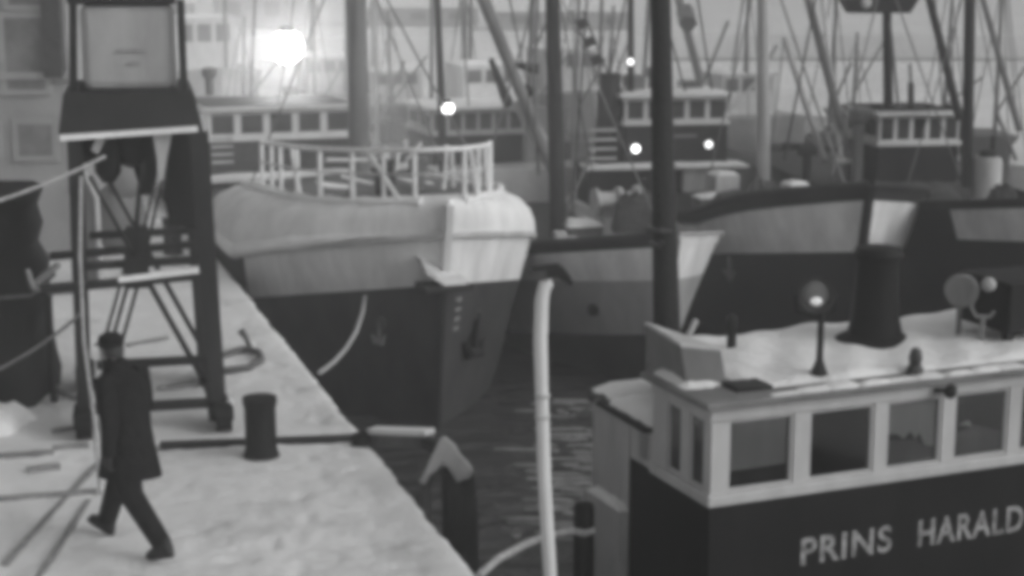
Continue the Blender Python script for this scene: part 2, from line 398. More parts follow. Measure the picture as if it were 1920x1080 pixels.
# snow along the whaleback edge and rub rail
b = MB(A.fr)
for side in (-1, 1):
    pts = []; rs = []
    for t in A.ts(.25, 6.3):
        z1 = wt(t) - .03; bb = A.hb(t, rub(0)); pts.append((side * bb * .70, A.y0(1) + t, z1 - .01)); rs.append(.055 + .025 * math.sin(t * 9) + .01)
    b.tube(pts, rs, 7)
b.build('edge_snow', 'snow', A.root, smooth=60)
b = MB(A.fr); T = [x for x in A.ts(.4, 7.5)]
b.tube([A.pt(t, rub(t) + .08, -1, .06) for t in T], [(.075 + .035 * abs(math.sin(t * 5))) * min(1, .15 + (t - .4) * .9) for t in T], 8); b.build('rail_snow', 'snow', A.root, smooth=60)
A.stem('stem_post', 'white', .16, 1.36, .085, .12)
A.stem('stem_bar', 'dark', -2.5, .16, .05, .06)
b = MB(A.fr); b.loft([[(-.34, -.62, .40), (-.12, -.75, .25), (.2, -.75, .25), (.2, -.4, .25), (-.30, -.2, .40)], [(-.40, -.55, .60), (-.16, -.7, .33), (.2, -.7, .33), (.2, -.4, .33), (-.36, -.2, .60)]]); b.build('anchor_guard', 'white', A.root)
b = MB(A.fr); b.box(-.40, .30, -.72, -.2, .14, .235); b.build('bow_fender', 'dark', A.root, bevel=.02)
# anchors in the hawse pockets
for side, px, py, k_ in ((1, 886, 632, 1.35), (-1, 716, 630, .7)):
    p = on_hull(A, side, px, py, .2, 4); n_ = Vector((.75, -.66, 0)) if side > 0 else Vector((-.55, -.83, 0)); tn = Vector((-n_.y, n_.x, 0))
    if side > 0:
        h = MB(); h.lathe(p + Vector((0, 0, -.04)) - n_ * .06, [(.02, -.05), (.17, -.05), (.19, .03), (.15, .06), (.02, .065)], 16, n_); h.build('hawse_pocket', 'black', A.root, smooth=40)
    b = MB(); p = p + n_ * .05
    b.tube([p + tn * .06 * k_ + Vector((0, 0, .30 * k_)), p + Vector((0, 0, -.12 * k_))], .04 * k_, 6)
    b.tube([p - tn * .17 * k_ + Vector((0, 0, .0)), p - tn * .08 * k_ + Vector((0, 0, -.14 * k_)), p + tn * .08 * k_ + Vector((0, 0, -.15 * k_)), p + tn * .18 * k_ + Vector((0, 0, .02))], [.03 * k_, .07 * k_, .07 * k_, .02 * k_], 6)
    b.build('anchor', 'black' if side > 0 else 'mid', A.root)
    h = MB(); h.lathe(p + tn * .06 * k_ + Vector((0, 0, .27 * k_)), [(.02, -.03), (.09, -.03), (.09, .02), (.02, .02)], 12, n_); h.build('hawse_hole', 'steel', A.root)
b = MB(A.fr)                                       # draught marks beside the stem
for k in range(4):
    z = -.1 - k * .15; p = A.pt(.16, z, 1, .012); p2 = A.pt(.25, z, 1, .012)
    b.bar((p[0], p[1], p[2]), (p2[0], p2[1], p2[2]), .02, .05)
b.build('draught_marks', 'mid', A.root)
# railing on the whaleback, from measured points
FRY = 24.6
rl = MB(); tops = [(510, 287), (580, 281), (735, 276), (822, 271), (905, 268)]
# port side rail runs aft from the stem, starboard side short
def railpt(t, side, z): return A.fr((side * A.hb(t, .9) * .62, A.y0(1) + t, z))
leftT = [.35, .75, 1.25, 2.0, 3.0, 4.2, 4.9, 5.7]; rightT = [.35, .75, 1.3, 2.0]
zt_ = lambda t: wt(t) + .70
railing = MB().tube([railpt(t, -1, zt_(t)) for t in [5.7, 4.9, 4.2, 3.0, 2.0, 1.25, .75, .45, .3]] + [railpt(t, 1, zt_(t)) for t in [.3, .45, .75, 1.3, 2.0]], .038, 6).build('railing', 'handrail', A.root, smooth=60)
MB().tube([railpt(t, -1, zt_(t) - .34) for t in [5.7, 4.9, 4.2, 3.0, 2.0, 1.25, .75, .45, .3]] + [railpt(t, 1, zt_(t) - .34) for t in [.3, .45, .75, 1.3, 2.0]], .018, 6).build('middle_rail', 'pale', railing, smooth=60)
for side, lst in ((-1, leftT), (1, rightT)):
    for t in lst: MB().tube([railpt(t, side, wt(t) - .02), railpt(t, side, zt_(t))], .036, 6).build('post', 'handrail', railing)
for t in (.55, 2.9): MB().tube([railpt(t, -1, wt(t)), railpt(t + .45, -1, zt_(t) - .02)], .036, 6).build('brace', 'handrail', railing)
for t in (.5, 1.0): MB().tube([railpt(t + .2, 1, wt(t)), railpt(t, 1, zt_(t) - .02)], .036, 6).build('brace', 'handrail', railing)
for (x0, y0, x1, y1, Y_) in ((722, 275, 738, 362, 23.6), (748, 278, 742, 320, 23.7), (790, 268, 762, 300, 24), (838, 272, 832, 355, 23.4), (846, 275, 850, 350, 23.6), (640, 330, 700, 345, 25.5), (612, 300, 690, 300, 25.8)):
    MB().tube([atY(x0, y0, Y_), atY(x1, y1, Y_)], .03, 6).build('stanchion', 'handrail', A.root)
b = MB(A.fr); b.lathe((-.55, .75, wt(.7)), [(.14, 0), (.16, .25), (.1, .3), (.15, .34), (.15, .5), (.02, .52)], 12); b.build('winch', 'dark', A.root)
b = MB(A.fr); b.lathe((.1, 1.2, wt(1.2)), [(.1, 0), (.1, .4), (.16, .42), (.16, .5), (.02, .52)], 12); b.build('ventilator', 'mid', A.root)
A.deck('deck', 'wood', lambda t: rub(t) - .25, 6.3, 18)
MB(A.fr).box(-1.9, 1.9, 6.2, 6.28, -.3, .9).build('forecastle_bulkhead', 'dark', A.root)
# wheelhouse well aft
ca = A.fr.inv(atY(530, 260, 34))
awx, awy = ca.x, ca.y
class Sub: pass
wheelhouse(A, awx - 1.55, awx + 1.5, awy, awy + 2.6, -.9, 1.10, 1.72, 5, 'steel', 'white', 'pane', roofsnow=False)
MB(A.fr).box(awx - 1.85, awx + 1.8, awy - .5, awy - .003, .28, .36).build('boat_deck_ledge', 'white', A.root)
MB(A.fr).lump(awx - 1.85, awx + 1.8, awy - .5, awy - .01, .358, .44, 10, 3).build('ledge_snow', 'snow', A.root, smooth=60)
b = MB(A.fr)
for k in range(4): b.box(awx - 1.5, awx - 1.05, awy - .05, awy - .004, .62 + k * .16, .68 + k * .16)
b.build('vent_slats', 'pale', A.root)
b = MB(A.fr); b.lathe((awx - 1.4, awy + .5, 2.0), [(.09, 0), (.09, .35), (.16, .38), (.16, .55), (.02, .58)], 12); b.build('cowl', 'mid', A.root)
# masts and lit floodlight of A
am = A.fr.inv(atY(672, 270, 30.5))
b = MB(); b.tube([atY(674, 300, 30.5) - Vector((0, 0, 1.2)), atY(664, -250, 30.5)], [.21, .17], 12); mo = b.build('mast', 'mid', A.root, smooth=60)
lp = atY(538, 88, 47)
b = MB(); b.tube([lp + Vector((0, .05, .45)), lp + Vector((.02, .1, 2.6))], .02, 6); b.tube([lp + Vector((-7, 1, 2.9)), lp + Vector((.02, .1, 2.6)), atY(664, -200, 30.5)], .02, 6)
lo = thing('floodlight', 'big glaring white floodlight globe hung on a cable above the wheelhouse beside the crane', 'lamp', lp); b.build('cable', 'dark', lo)
MB().ball(lp, .46, n=18).build('lamp_globe', 'floodlight', lo, smooth=80)
b = MB(); b.lathe((lp.x, lp.y, lp.z + .44), [(.2, -.04), (.24, .0), (.16, .14), (.03, .2)], 14); b.build('lamp_hood', 'dark', lo)
pl = bpy.data.lights.new('floodlight_light', 'POINT'); pl.energy = 6500; pl.shadow_soft_size = .65; plo = bpy.data.objects.new('floodlight_light', pl); COL.objects.link(plo)
plo.location = (lp.x, lp.y - .1, lp.z)

# ---- B: middle boat, low pale bow
B = Boat('fishing_boat', 'low pale-hulled fishing boat between the large boat and the black-hulled boat', (2.4, 25.29), QROT, 16, 1.75, .45,
         lambda t: .42 - .20 * min(t, 4.2) + max(0, t - 8) * .05, el=(4.8, 3.0), pw=(1.9, 3.0), fill=.9, group=BG)
b1 = lambda t: -.2 - .15 * min(t, 4); b2 = lambda t: -1.12 - .17 * min(t, 4)
B.strip('hull', 'hull', lambda t: -2.6, b2, 5)
B.strip('hull_belt', 'belt', lambda t: b2(t) + .002, b1, 4)
B.strip('hull_band', 'band', lambda t: b1(t) + .002, lambda t: B.sheer(t) - .06, 4)
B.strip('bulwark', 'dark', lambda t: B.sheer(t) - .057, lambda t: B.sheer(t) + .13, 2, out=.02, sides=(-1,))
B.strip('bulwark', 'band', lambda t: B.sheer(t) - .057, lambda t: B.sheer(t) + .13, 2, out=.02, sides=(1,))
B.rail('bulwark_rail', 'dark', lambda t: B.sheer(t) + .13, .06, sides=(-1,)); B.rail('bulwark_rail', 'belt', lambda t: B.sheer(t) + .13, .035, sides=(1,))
B.deck('deck', 'darkwood', lambda t: B.sheer(t) - .12, .2, 15)
B.stem('stem_bar', 'mid', -2.4, .5)
p = on_hull(B, -1, 1035, 512, 1, 8)
b = MB(); b.bar(p + Vector((-.36, -.12, .06)), p + Vector((.12, -.12, .12)), .1, .1); b.loft([[p + Vector((x, y_, z)) for x, z in ((-.1, .1), (.16, .13), (.3, -.06), (.26, -.14), (.05, -.05), (-.12, -.12))] for y_ in (-.2, -.08)])
b.tube([p + Vector((.2, -.14, -.02)), p + Vector((.33, -.14, -.16))], [.05, .07], 6); b.build('anchor', 'black', B.root)
p = B.pt(1.0, -.85, -1, .02)
b = MB(B.fr); b.lathe(p, [(.02, -.03), (.1, -.03), (.1, .04), (.02, .04)], 10, (-1, -.7, .1)); b.build('hawse_hole', 'black', B.root)
bc = B.fr.inv(atY(905, 240, 36))
wheelhouse(B, bc.x - 1.15, bc.x + .95, bc.y, bc.y + 2.2, -.9, 1.0, 1.52, 6, 'dark', 'belt', 'pane')
MB(B.fr).box(bc.x - 1.3, bc.x + 2.2, bc.y - 1.2, bc.y - .003, -1.0, .33).build('deckhouse', 'pale', B.root, bevel=.02)
b = MB(B.fr)
cc_ = B.fr.inv(atY(1090, 412, 29)); b.box(cc_.x - .32, cc_.x + .3, cc_.y - .3, cc_.y + .4, -.6, .06)
ho = b.build('hatch', 'mid', B.root); MB(B.fr).lump(cc_.x - .36, cc_.x + .34, cc_.y - .34, cc_.y + .44, .058, .16, 9, 2).build('hatch_snow', 'snow', ho, smooth=60)
for xx in (1050, 1073):
    p = B.fr.inv(atY(xx, 430, 27.6)); MB(B.fr).box(p.x - .1, p.x + .1, p.y - .1, p.y + .1, -.7, .16 - (xx > 1060) * .1).build('bitt', 'pale', B.root, bevel=.02)
wc = atY(1152, 375, 29.5)
b = MB(); b.lathe(wc, [(.05, -.42), (.24, -.4), (.24, -.34), (.13, -.3), (.13, .02), (.24, .06), (.24, .12), (.15, .16), (.15, .38), (.26, .4), (.26, .46), (.05, .48)], 14, (.95, .3, 0))
b.box(wc.x - .35, wc.x + .35, wc.y + .1, wc.y + .4, wc.z - 1.1, wc.z + .1); b.build('winch', 'pale', B.root, smooth=30)
b = MB(); b.tube([atY(1049, 470, 29) - Vector((0, 0, .3)), atY(1030, -200, 29)], [.17, .11], 10); bm_ = b.build('mast', 'dark', B.root, smooth=60)
b = MB(); b.tube([atY(1040, 330, 29.5), atY(895, -30, 31.5)], [.10, .13], 8); b.build('derrick_boom', 'mid', B.root, smooth=60)
b = MB(); b.tube([atY(1032, 300, 30.2), atY(973, 190, 30.6)], [.16, .14], 8); b.build('pale_boom', 'pale', B.root, smooth=60)
for k, (x0, y0, x1, y1) in enumerate(((920, 110, 955, 200), (960, 120, 1010, 130), (985, 160, 1000, 175))):
    b = MB(); b.tube([atY(x0, y0, 31), atY(x1, y1, 31)], [.05, .11], 6); b.build('rigging_block', 'dark', B.root)
for (x0, y0, x1, y1) in ((985, 130, 1035, 20), (1060, 395, 1105, 300), (1075, 400, 1075, 200), (1010, 330, 1000, 120)):
    MB().tube([atY(x0, y0, 29.8), atY(x1, y1, 30)], .03, 5).build('rigging_line', 'mid', B.root)

# ---- C: black hull with pale bulwark band
C = Boat('fishing_boat', 'black-hulled fishing boat with a pale bow band behind the searchlight', (5.72, 26.6), R(9), 17, 1.8, .5,
         lambda t: 1.12 - .25 * min(t, 4.6) + max(0, t - 8) * .05, el=(4.6, 2.4), pw=(1.9, 3.2), fill=.9, group=BG)
cl = lambda t: .02 - .17 * min(t, 4.6)
C.strip('hull', 'black', lambda t: -2.6, cl, 8)
C.strip('hull_band', 'band', lambda t: cl(t) + .002, lambda t: C.sheer(t) - .22, 4)
C.strip('bulwark', 'dark', lambda t: C.sheer(t) - .217, lambda t: C.sheer(t) + .02, 2, out=.03)
C.rail('bulwark_rail', 'dark', lambda t: C.sheer(t) + .03, .07)
C.deck('deck', 'darkwood', lambda t: C.sheer(t) - .1, .2, 16)
C.stem('stem_bar', 'black', -2.4, 1.15, .09)
for side, tt, zz in ((1, .5, -.55), (-1, 2.2, -.6)):
    x, y, z = C.pt(tt, zz, side, .03); b = MB(C.fr); b.tube([(x, y, z + .2), (x, y - .04, z - .2)], .04, 6); b.tube([(x - .12, y - .05, z - .04), (x, y - .06, z - .22), (x + .12, y - .03, z - .04)], [.03, .06, .03], 6); b.build('anchor', 'mid', C.root)
cw = C.fr.inv(atY(1268, 250, 34.5))
wheelhouse(C, cw.x - 1.12, cw.x + 1.12, cw.y, cw.y + 2.3, .5, 1.36, 1.92, 5, 'dark', 'white', 'pane')
MB(C.fr).box(cw.x - 2.0, cw.x + 1.5, cw.y - .4, cw.y + .5, .44, .496).build('boat_deck', 'white', C.root)
MB(C.fr).lump(cw.x - 2.0, cw.x + 1.5, cw.y - .4, cw.y - .01, .494, .56, 12, 9).build('deck_edge_snow', 'snow', C.root, smooth=60)
MB(C.fr).box(cw.x + .1, cw.x + 1.2, cw.y - .3, cw.y + 1.5, -1, .438).build('deckhouse', 'pale', C.root)
MB(C.fr).box(cw.x - 1.9, cw.x + .098, cw.y - .1, cw.y + 1.5, -1, .438).build('engine_casing', 'dark', C.root)
MB(C.fr).lathe((cw.x - 1.35, cw.y + .5, .5), [(.3, 0), (.3, 1.5), (.24, 1.6), (.24, 1.9), (.02, 1.92)], 16).build('funnel', 'dark', C.root, smooth=40)
b = MB(C.fr)
for k in range(4): b.box(cw.x - 1.9, cw.x - 1.3, cw.y - .06, cw.y - .0, .62 + k * .2, .68 + k * .2)
b.build('ladder_rungs', 'pale', C.root)
MB(C.fr).box(cw.x - .05, cw.x + .45, cw.y - .03, cw.y + .02, 1.06, 1.13).build('name_plate', 'mid', C.root)
for (xx, yy, nm, rr) in ((1192, 279, 'lit', .085), (1329, 271, 'dim', .08), (1182, 116, 'dim', .075)):
    p = atY(xx, yy, C.fr((cw.x, cw.y - .1, 0)).y - .75 if yy > 200 else 34); l_ = MB(); l_.lathe(p + Vector((0, .06, 0)), [(.1, 0), (.11, .06), (.05, .14)], 10, (0, 1, 0)); lo = l_.build('deck_lamp', 'dark', C.root); MB().ball(p, rr, n=12).build('lamp_bulb', nm, lo, smooth=80)
b = MB(); b.tube([atY(1183, 190, 34.6), atY(1182, -150, 34.6)], [.075, .06], 8); b.build('signal_mast', 'dark', C.root)
b = MB(C.fr); b.lathe((cw.x - .3, cw.y + .9, 1.98), [(.12, 0), (.12, .3), (.2, .33), (.2, .5), (.04, .55)], 12); b.build('cowl', 'mid', C.root); MB(C.fr).box(cw.x + .3, cw.x + .75, cw.y + .7, cw.y + 1.2, 1.98, 2.2).build('roof_box', 'mid', C.root); MB(C.fr).box(cw.x - .95, cw.x - .6, cw.y + .4, cw.y + 1.0, 1.98, 2.35).build('roof_box', 'mid', C.root)
# lattice boom with dark rungs
b = MB(); p0, p1 = atY(1082, 20, 36), atY(1150, 190, 35.5)
for o_ in (-.13, .13): b.tube([p0 + Vector((o_, 0, 0)), p1 + Vector((o_, 0, 0))], .03, 6)
bo = b.build('derrick_boom', 'mid', C.root)
b = MB()
for k in range(5): c_ = p0.lerp(p1, .1 + .2 * k); c2 = p0.lerp(p1, .19 + .2 * k); b.bar(c_, c2, .24, .12)
b.build('boom_lattice', 'dark', bo)
for (x0, y0, x1, y1, rr, mm) in ((1268, -20, 1315, 160, .09, 'mid'), (1365, 40, 1322, 150, .035, 'mid'), (1218, -20, 1205, 190, .05, 'mid'), (1285, 20, 1290, 45, .2, 'mid'), (1420, 150, 1345, 235, .03, 'pale')):
    MB().tube([atY(x0, y0, 35.5), atY(x1, y1, 35)], rr, 6).build('rigging_spar', mm, C.root)
cm = C.fr.inv(atY(1432, 300, 32))
MB().tube([atY(1432, 420, 32) , atY(1430, -200, 32)], [.14, .11], 10).build('mast', 'pale', C.root, smooth=60)
MB().tube([atY(1545, 300, 33), atY(1470, 70, 34)], [.07, .06], 8).build('pale_boom', 'pale', C.root)
MB().tube([atY(1602, 330, 31.5), atY(1500, -60, 33.5)], [.085, .085], 8).build('derrick_boom', 'mid', C.root)
MB().tube([atY(1580, 330, 33.5), atY(1535, -60, 36)], [.05, .05], 8).build('pale_boom', 'pale', C.root)
b = MB(); p = atY(1512, 340, 30.5); b.tube([p - Vector((0, 0, .8)), p + Vector((0, 0, .52))], .09, 8); b.bar(p + Vector((-.18, 0, .58)), p + Vector((.19, 0, .58)), .2, .17); b.build('samson_post', 'dark', C.root, bevel=.02)

# ---- D: black boat at the far right
D = Boat('fishing_boat', 'black fishing boat with a tall white-windowed wheelhouse and a crossed mast', (9.0, 25.6), R(9), 15, 1.9, .45,
         lambda t: 1.06 - .16 * min(t, 4.6), el=(6, 3.4), group=BG)
dl_ = lambda t: .35 - .12 * min(t, 4.6)
D.strip('hull', 'black', lambda t: -2.6, dl_, 8)
D.strip('hull_band', 'band', lambda t: dl_(t) + .002, lambda t: D.sheer(t) - .12, 4, 0, 1.75)
D.strip('hull_topside', 'black', lambda t: dl_(t) + .002, lambda t: D.sheer(t) - .12, 4, 1.754)
D.strip('bulwark', 'dark', lambda t: D.sheer(t) - .117, lambda t: D.sheer(t) + .04, 2, out=.03)
D.deck('deck', 'darkwood', lambda t: D.sheer(t) - .1, .2, 14)
D.stem('stem_bar', 'white', -2.4, 1.15, .09)
dw = D.fr.inv(atY(1722, 280, 31))
wheelhouse(D, dw.x - .8, dw.x + .8, dw.y, dw.y + 1.8, .55, 1.30, 1.86, 5, 'black', 'white', 'darkpane', roofsnow=False, sides=2)
MB(D.fr).box(dw.x - .75, dw.x + .75, dw.y + .2, dw.y + 1.6, -.2, .548).build('deckhouse', 'mid', D.root)
b = MB(); p = atY(1850, 330, 30); b.lathe(p - Vector((0, 0, .6)), [(.27, 0), (.27, .86), (.24, .95), (.02, .97)], 16); fo = b.build('funnel', 'pale', D.root, smooth=40)
b = MB(); b.lathe(p + Vector((0, 0, .37)), [(.16, 0), (.16, .1), (.04, .13)], 12); b.tube([p + Vector((.08, 0, .4)), p + Vector((.08, 0, .75))], .045, 6); b.build('funnel_cap', 'dark', fo)
b = MB(); b.tube([atY(1666, 215, 32), atY(1660, -150, 32)], [.10, .08], 10); mo = b.build('mast', 'dark', D.root, smooth=60)
p = atY(1650, 24, 32); b = MB(); b.loft([[p + Vector((-.62, -.2, 0)), p + Vector((.55, -.2, .0)), p + Vector((.55, .25, .0)), p + Vector((-.62, .25, .0))], [p + Vector((-.78, -.25, .28)), p + Vector((.74, -.25, .36)), p + Vector((.74, .3, .36)), p + Vector((-.78, .3, .28))]])
b.build('crosstree', 'dark', mo)
MB().ball(atY(1622, 2, 31.9), .17, .17, .2).build('masthead_lamp', 'white', mo, smooth=80)
MB().tube([atY(1813, 350, 30), atY(1821, -150, 30)], [.11, .1], 10).build('derrick_post', 'dark', D.root, smooth=60)
MB().tube([atY(1800, 225, 30.3), atY(1738, -20, 31)], [.085, .075], 8).build('derrick_boom', 'dark', D.root)
MB().tube([atY(1912, 245, 31), atY(1838, -20, 32)], [.07, .06], 8).build('derrick_boom', 'mid', D.root)
for (x0, y0, x1, y1, rr, mm) in ((1708, 210, 1708, 155, .06, 'dark'), (1685, 205, 1668, 40, .03, 'mid'), (1708, 155, 1706, 120, .03, 'mid'), (1800, 220, 1815, 330, .1, 'dark'), (1870, 215, 1905, 300, .04, 'mid'), (1765, 205, 1800, 0, .015, 'mid')):
    MB().tube([atY(x0, y0, 31.5), atY(x1, y1, 31.5)], rr, 6).build('rigging_spar', mm, D.root)
for xx, ww in ((1745, .14), (1778, .16), (1645, .16)):
    p = atY(xx, 205, 31.6); MB().ball(p, ww, ww, .1).build('roof_lamp', 'dark', D.root, smooth=80)
MB(D.fr).lathe((dw.x - 1.1, dw.y + .3, .2), [(.12, 0), (.12, 1.5), (.2, 1.55), (.24, 1.75), (.1, 1.8)], 12).build('cowl', 'mid', D.root, smooth=40)

rs_ = random.Random(11)
for bt_, lines in ((A, ((664, -150, 30.5, 470, 345, 33), (668, -100, 30.5, 828, 300, 24), (664, -120, 30.5, 905, 330, 26), (560, -60, 33, 520, 200, 34.5), (480, -60, 34, 470, 180, 35))),
                   (B, ((1030, -100, 29, 905, 330, 29), (1030, -100, 29, 1130, 420, 28.5), (1030, -60, 29, 1225, 400, 26), (1000, -60, 30, 985, 300, 30), (945, -60, 33, 1000, 215, 35), (1105, -60, 32, 1072, 395, 29), (860, -60, 35, 880, 215, 36))),
                   (C, ((1432, -100, 32, 1330, 330, 33), (1432, -100, 32, 1590, 365, 28), (1300, -60, 35, 1335, 170, 35), (1225, -60, 34.6, 1290, 190, 34.6), (1185, -60, 34.6, 1120, 240, 34.6), (1470, 70, 34, 1440, 330, 32), (1400, -60, 34, 1365, 210, 34), (1540, -60, 33, 1470, 300, 32))),
                   (D, ((1660, -60, 32, 1560, 330, 29), (1660, -60, 32, 1800, 330, 30), (1821, -60, 30, 1900, 350, 28), (1821, -60, 30, 1700, 350, 29), (1750, -60, 31, 1768, 205, 31.5), (1885, -60, 31, 1925, 300, 30)))):
    for x0, y0, Y0, x1, y1, Y1 in lines: MB().tube(sag(atY(x0, y0, Y0), atY(x1, y1, Y1), .05, 6), rs_.choice((.012, .016, .022)), 5).build('stay', rs_.choice(('dark', 'mid', 'mid')), bt_.root)
# ------------------------------------------------------------------ wheelhouse boat in front (name on the wheelhouse)
HR = R(22.5)
H = Frame((1.57, 12.31, 0), HR)
hroot = thing('fishing_boat', 'near fishing boat with a snowy roof and white lettering under its wheelhouse windows', 'boat', (1.57, 12.31, -2), HR, BG)
XR = 4.75
# lower black storey
MB(H).prism([(0, 0), (XR, 0), (XR, 1.9), (.6, 1.9), (.03, 1.46)], -1.15, .40).build('wheelhouse_base', 'black', hroot)
MB(H).prism([(-.035, -.035), (XR + .04, -.035), (XR + .04, 1.0), (-.035, 1.0)], .402, .50).build('sill', 'cream', hroot, bevel=.015)
MB(H).prism([(.06, .06), (XR - .06, .06), (XR - .06, 1.85), (.62, 1.85), (.62, .94), (.06, .94)], .50, 1.10).build('wheelhouse_core', 'black', hroot)
MB(H).prism([(-.02, -.02), (XR + .02, -.02), (XR + .02, 1.9), (.58, 1.9), (.58, 1.0), (-.02, 1.0)], 1.10, 1.215).build('wheelhouse_head', 'cream', hroot, bevel=.01)
panes = ['clear'] * 7
wx = [(.15, .76), (.90, 1.53), (1.65, 2.21), (2.33, 2.90), (3.02, 3.58), (3.70, 4.26)]
pil = [0] + [v for w_ in wx for v in w_] + [XR]
for k in range(0, len(pil), 2): MB(H).box(pil[k], pil[k + 1], 0, .055, .501, 1.099).build('pillar', 'cream', hroot)
for (y0_, y1_) in ((.0551, .12), (.36, .50), (.74, .995)): MB(H).box(-.001, .05, y0_, y1_, .501, 1.099).build('pillar', 'cream', hroot)
for (a_, c_), pn in zip(wx, panes): window(H, hroot, lambda u, dd, z: (u, .05 - dd, z), a_ + .002, c_ - .002, .503, 1.097, .035, pn, .03, 'cream', .028)
for (a_, c_) in ((.12, .36), (.50, .74)): window(H, hroot, lambda u, dd, z: (.05 - dd, u, z), a_ + .002, c_ - .002, .503, 1.097, .035, 'pane', .03, 'cream', .03)
# blinds, curtains and lockers behind the panes; a pale sheet imitates a small light
def blind(pts, m, name, y=.047):
    b = MB(H); b.loft([[(x, y, z) for x, z in pts], [(x, y + .008, z) for x, z in pts]]); return b.build(name, m, hroot)
blind([(.19, .66), (.72, .665), (.72, 1.06), (.19, 1.06)], 'belt', 'blind'); blind([(.19, .54), (.72, .54), (.72, .655), (.19, .65)], 'steel', 'locker')
blind([(1.69, .80), (1.80, .79), (1.86, .74), (1.93, .80), (1.98, .73), (2.02, .78), (2.08, .66), (2.17, .64), (2.17, 1.06), (1.69, 1.06)], 'belt', 'curtain'); blind([(1.69, .54), (2.17, .54), (2.17, .63), (2.07, .65), (2.0, .72), (1.69, .74)], 'wood', 'locker')
blind([(2.37, .54), (2.86, .54), (2.86, .70), (2.60, .78), (2.37, .72)], 'wood', 'locker'); blind([(2.42, .80), (2.52, .83), (2.56, .77), (2.50, .79)], 'pale', 'light_spot', .046)  # last sheet is a painted spot of light
blind([(3.10, .54), (3.50, .54), (3.50, .8), (3.10, .9)], 'steel', 'locker')
roofpoly = [(-.10, -.10), (XR + .1, -.10), (XR + .1, 1.98), (.52, 1.98), (.52, 1.06), (-.10, 1.06)]
rf = MB(H).prism(roofpoly, 1.217, 1.275).build('roof', 'mid', hroot, bevel=.012)
def roofsn(x, y, i, j):
    e = 0 if (i in (0, 60) or j in (0, 30)) else 1
    return (x, y, 1.276 + e * (.035 + .02 * math.sin(x * 4 + y * 3) + .012 * math.sin(x * 11 - y * 8)))
grid(H, .46, XR + .05, .16, 1.95, 60, 30, roofsn).build('roof_snow', 'snow', rf, smooth=60)
MB(H).lump(-.04, .34, .36, 1.0, 1.274, 1.34, 8, 21).build('roof_snow', 'snow', rf, smooth=60)
b = MB(H)
for k in range(14): x = .5 + k * .28; b.lump(x, x + .3, -.085, .02 + .05 * (k % 3), 1.274, 1.285 + .008 * (k % 4), 5, k)
b.build('edge_snow', 'snow', rf, smooth=60)
# box on the roof corner
MB(H).loft([[(.02, .46, 1.277), (.36, .40, 1.277), (.40, 1.0, 1.277), (.10, 1.3, 1.277)], [(-.02, .5, 1.60), (.33, .44, 1.55), (.38, 1.0, 1.52), (.06, 1.32, 1.62)]]).build('roof_box', 'mid', hroot, bevel=.015)
MB(H).loft([[(-.02, .5, 1.602), (.33, .44, 1.552), (.38, 1.0, 1.522), (.06, 1.32, 1.622)], [(0, .53, 1.62), (.31, .47, 1.57), (.36, .98, 1.54), (.08, 1.29, 1.64)]]).build('box_lid', 'pale', hroot)
MB(H).box(.30, .62, .12, .38, 1.277, 1.31).build('roof_plank', 'darkwood', hroot)
# side deckhouse behind the wheelhouse
MB(H).prism([(.02, 1.47), (.6, 1.91), (1.9, 1.91), (1.9, 2.5), (.16, 2.5), (.05, 2.2)], -1.1, .72).build('deckhouse', 'pale', hroot)
MB(H).prism([(.02, 1.004), (.575, 1.004), (.575, 1.9), (.02, 1.45)], .402, .72).build('deckhouse_side', 'pale', hroot)
df = MB(H).prism([(-.04, 1.07), (.57, 1.07), (.57, 1.97), (1.95, 1.99), (1.95, 2.56), (.12, 2.56), (-.02, 2.24)], .722, .765).build('deckhouse_roof', 'darkwood', hroot)
b = MB(H); b.lump(.03, .56, 1.1, 2.0, .764, .85, 9, 31); b.lump(.1, 1.9, 2.02, 2.5, .764, .85, 9, 33); b.build('deckhouse_snow', 'snow', df, smooth=60)
window(H, hroot, lambda u, dd, z: (.02 - dd, u, z), 1.08, 1.30, .44, .70, .004, 'pane', .02, 'pale', .02)
MB(H).prism([(-.06, 1.47), (.018, 1.47), (.048, 2.2), (-.08, 2.2)], -1.9, -.10).build('casing', 'pale', hroot)
MB(H).lump(-.07, .04, 1.48, 2.18, -.102, -.03, 8, 12).build('casing_snow', 'snow', hroot, smooth=60)
# hull (mostly below the frame): bow towards us
b = MB(H); rings = []
for y, hw in ((-6.2, .05), (-5.6, .9), (-4.6, 1.6), (-3.2, 2.15), (-1.6, 2.5), (0, 2.6), (1.4, 2.5), (2.2, 2.3), (3.0, 1.8), (3.8, 1.1), (4.4, .4)):
    zt2 = -1.1 + .08 * max(0, -y - 1); cx = 2.4
    rings.append([(cx - hw, y, zt2), (cx - hw * .97, y, -1.6), (cx - hw * .8, y, -2.6), (cx + hw * .8, y, -2.6), (cx + hw * .97, y, -1.6), (cx + hw, y, zt2)])
b.loft(rings); b.build('hull', 'black', hroot, smooth=40)
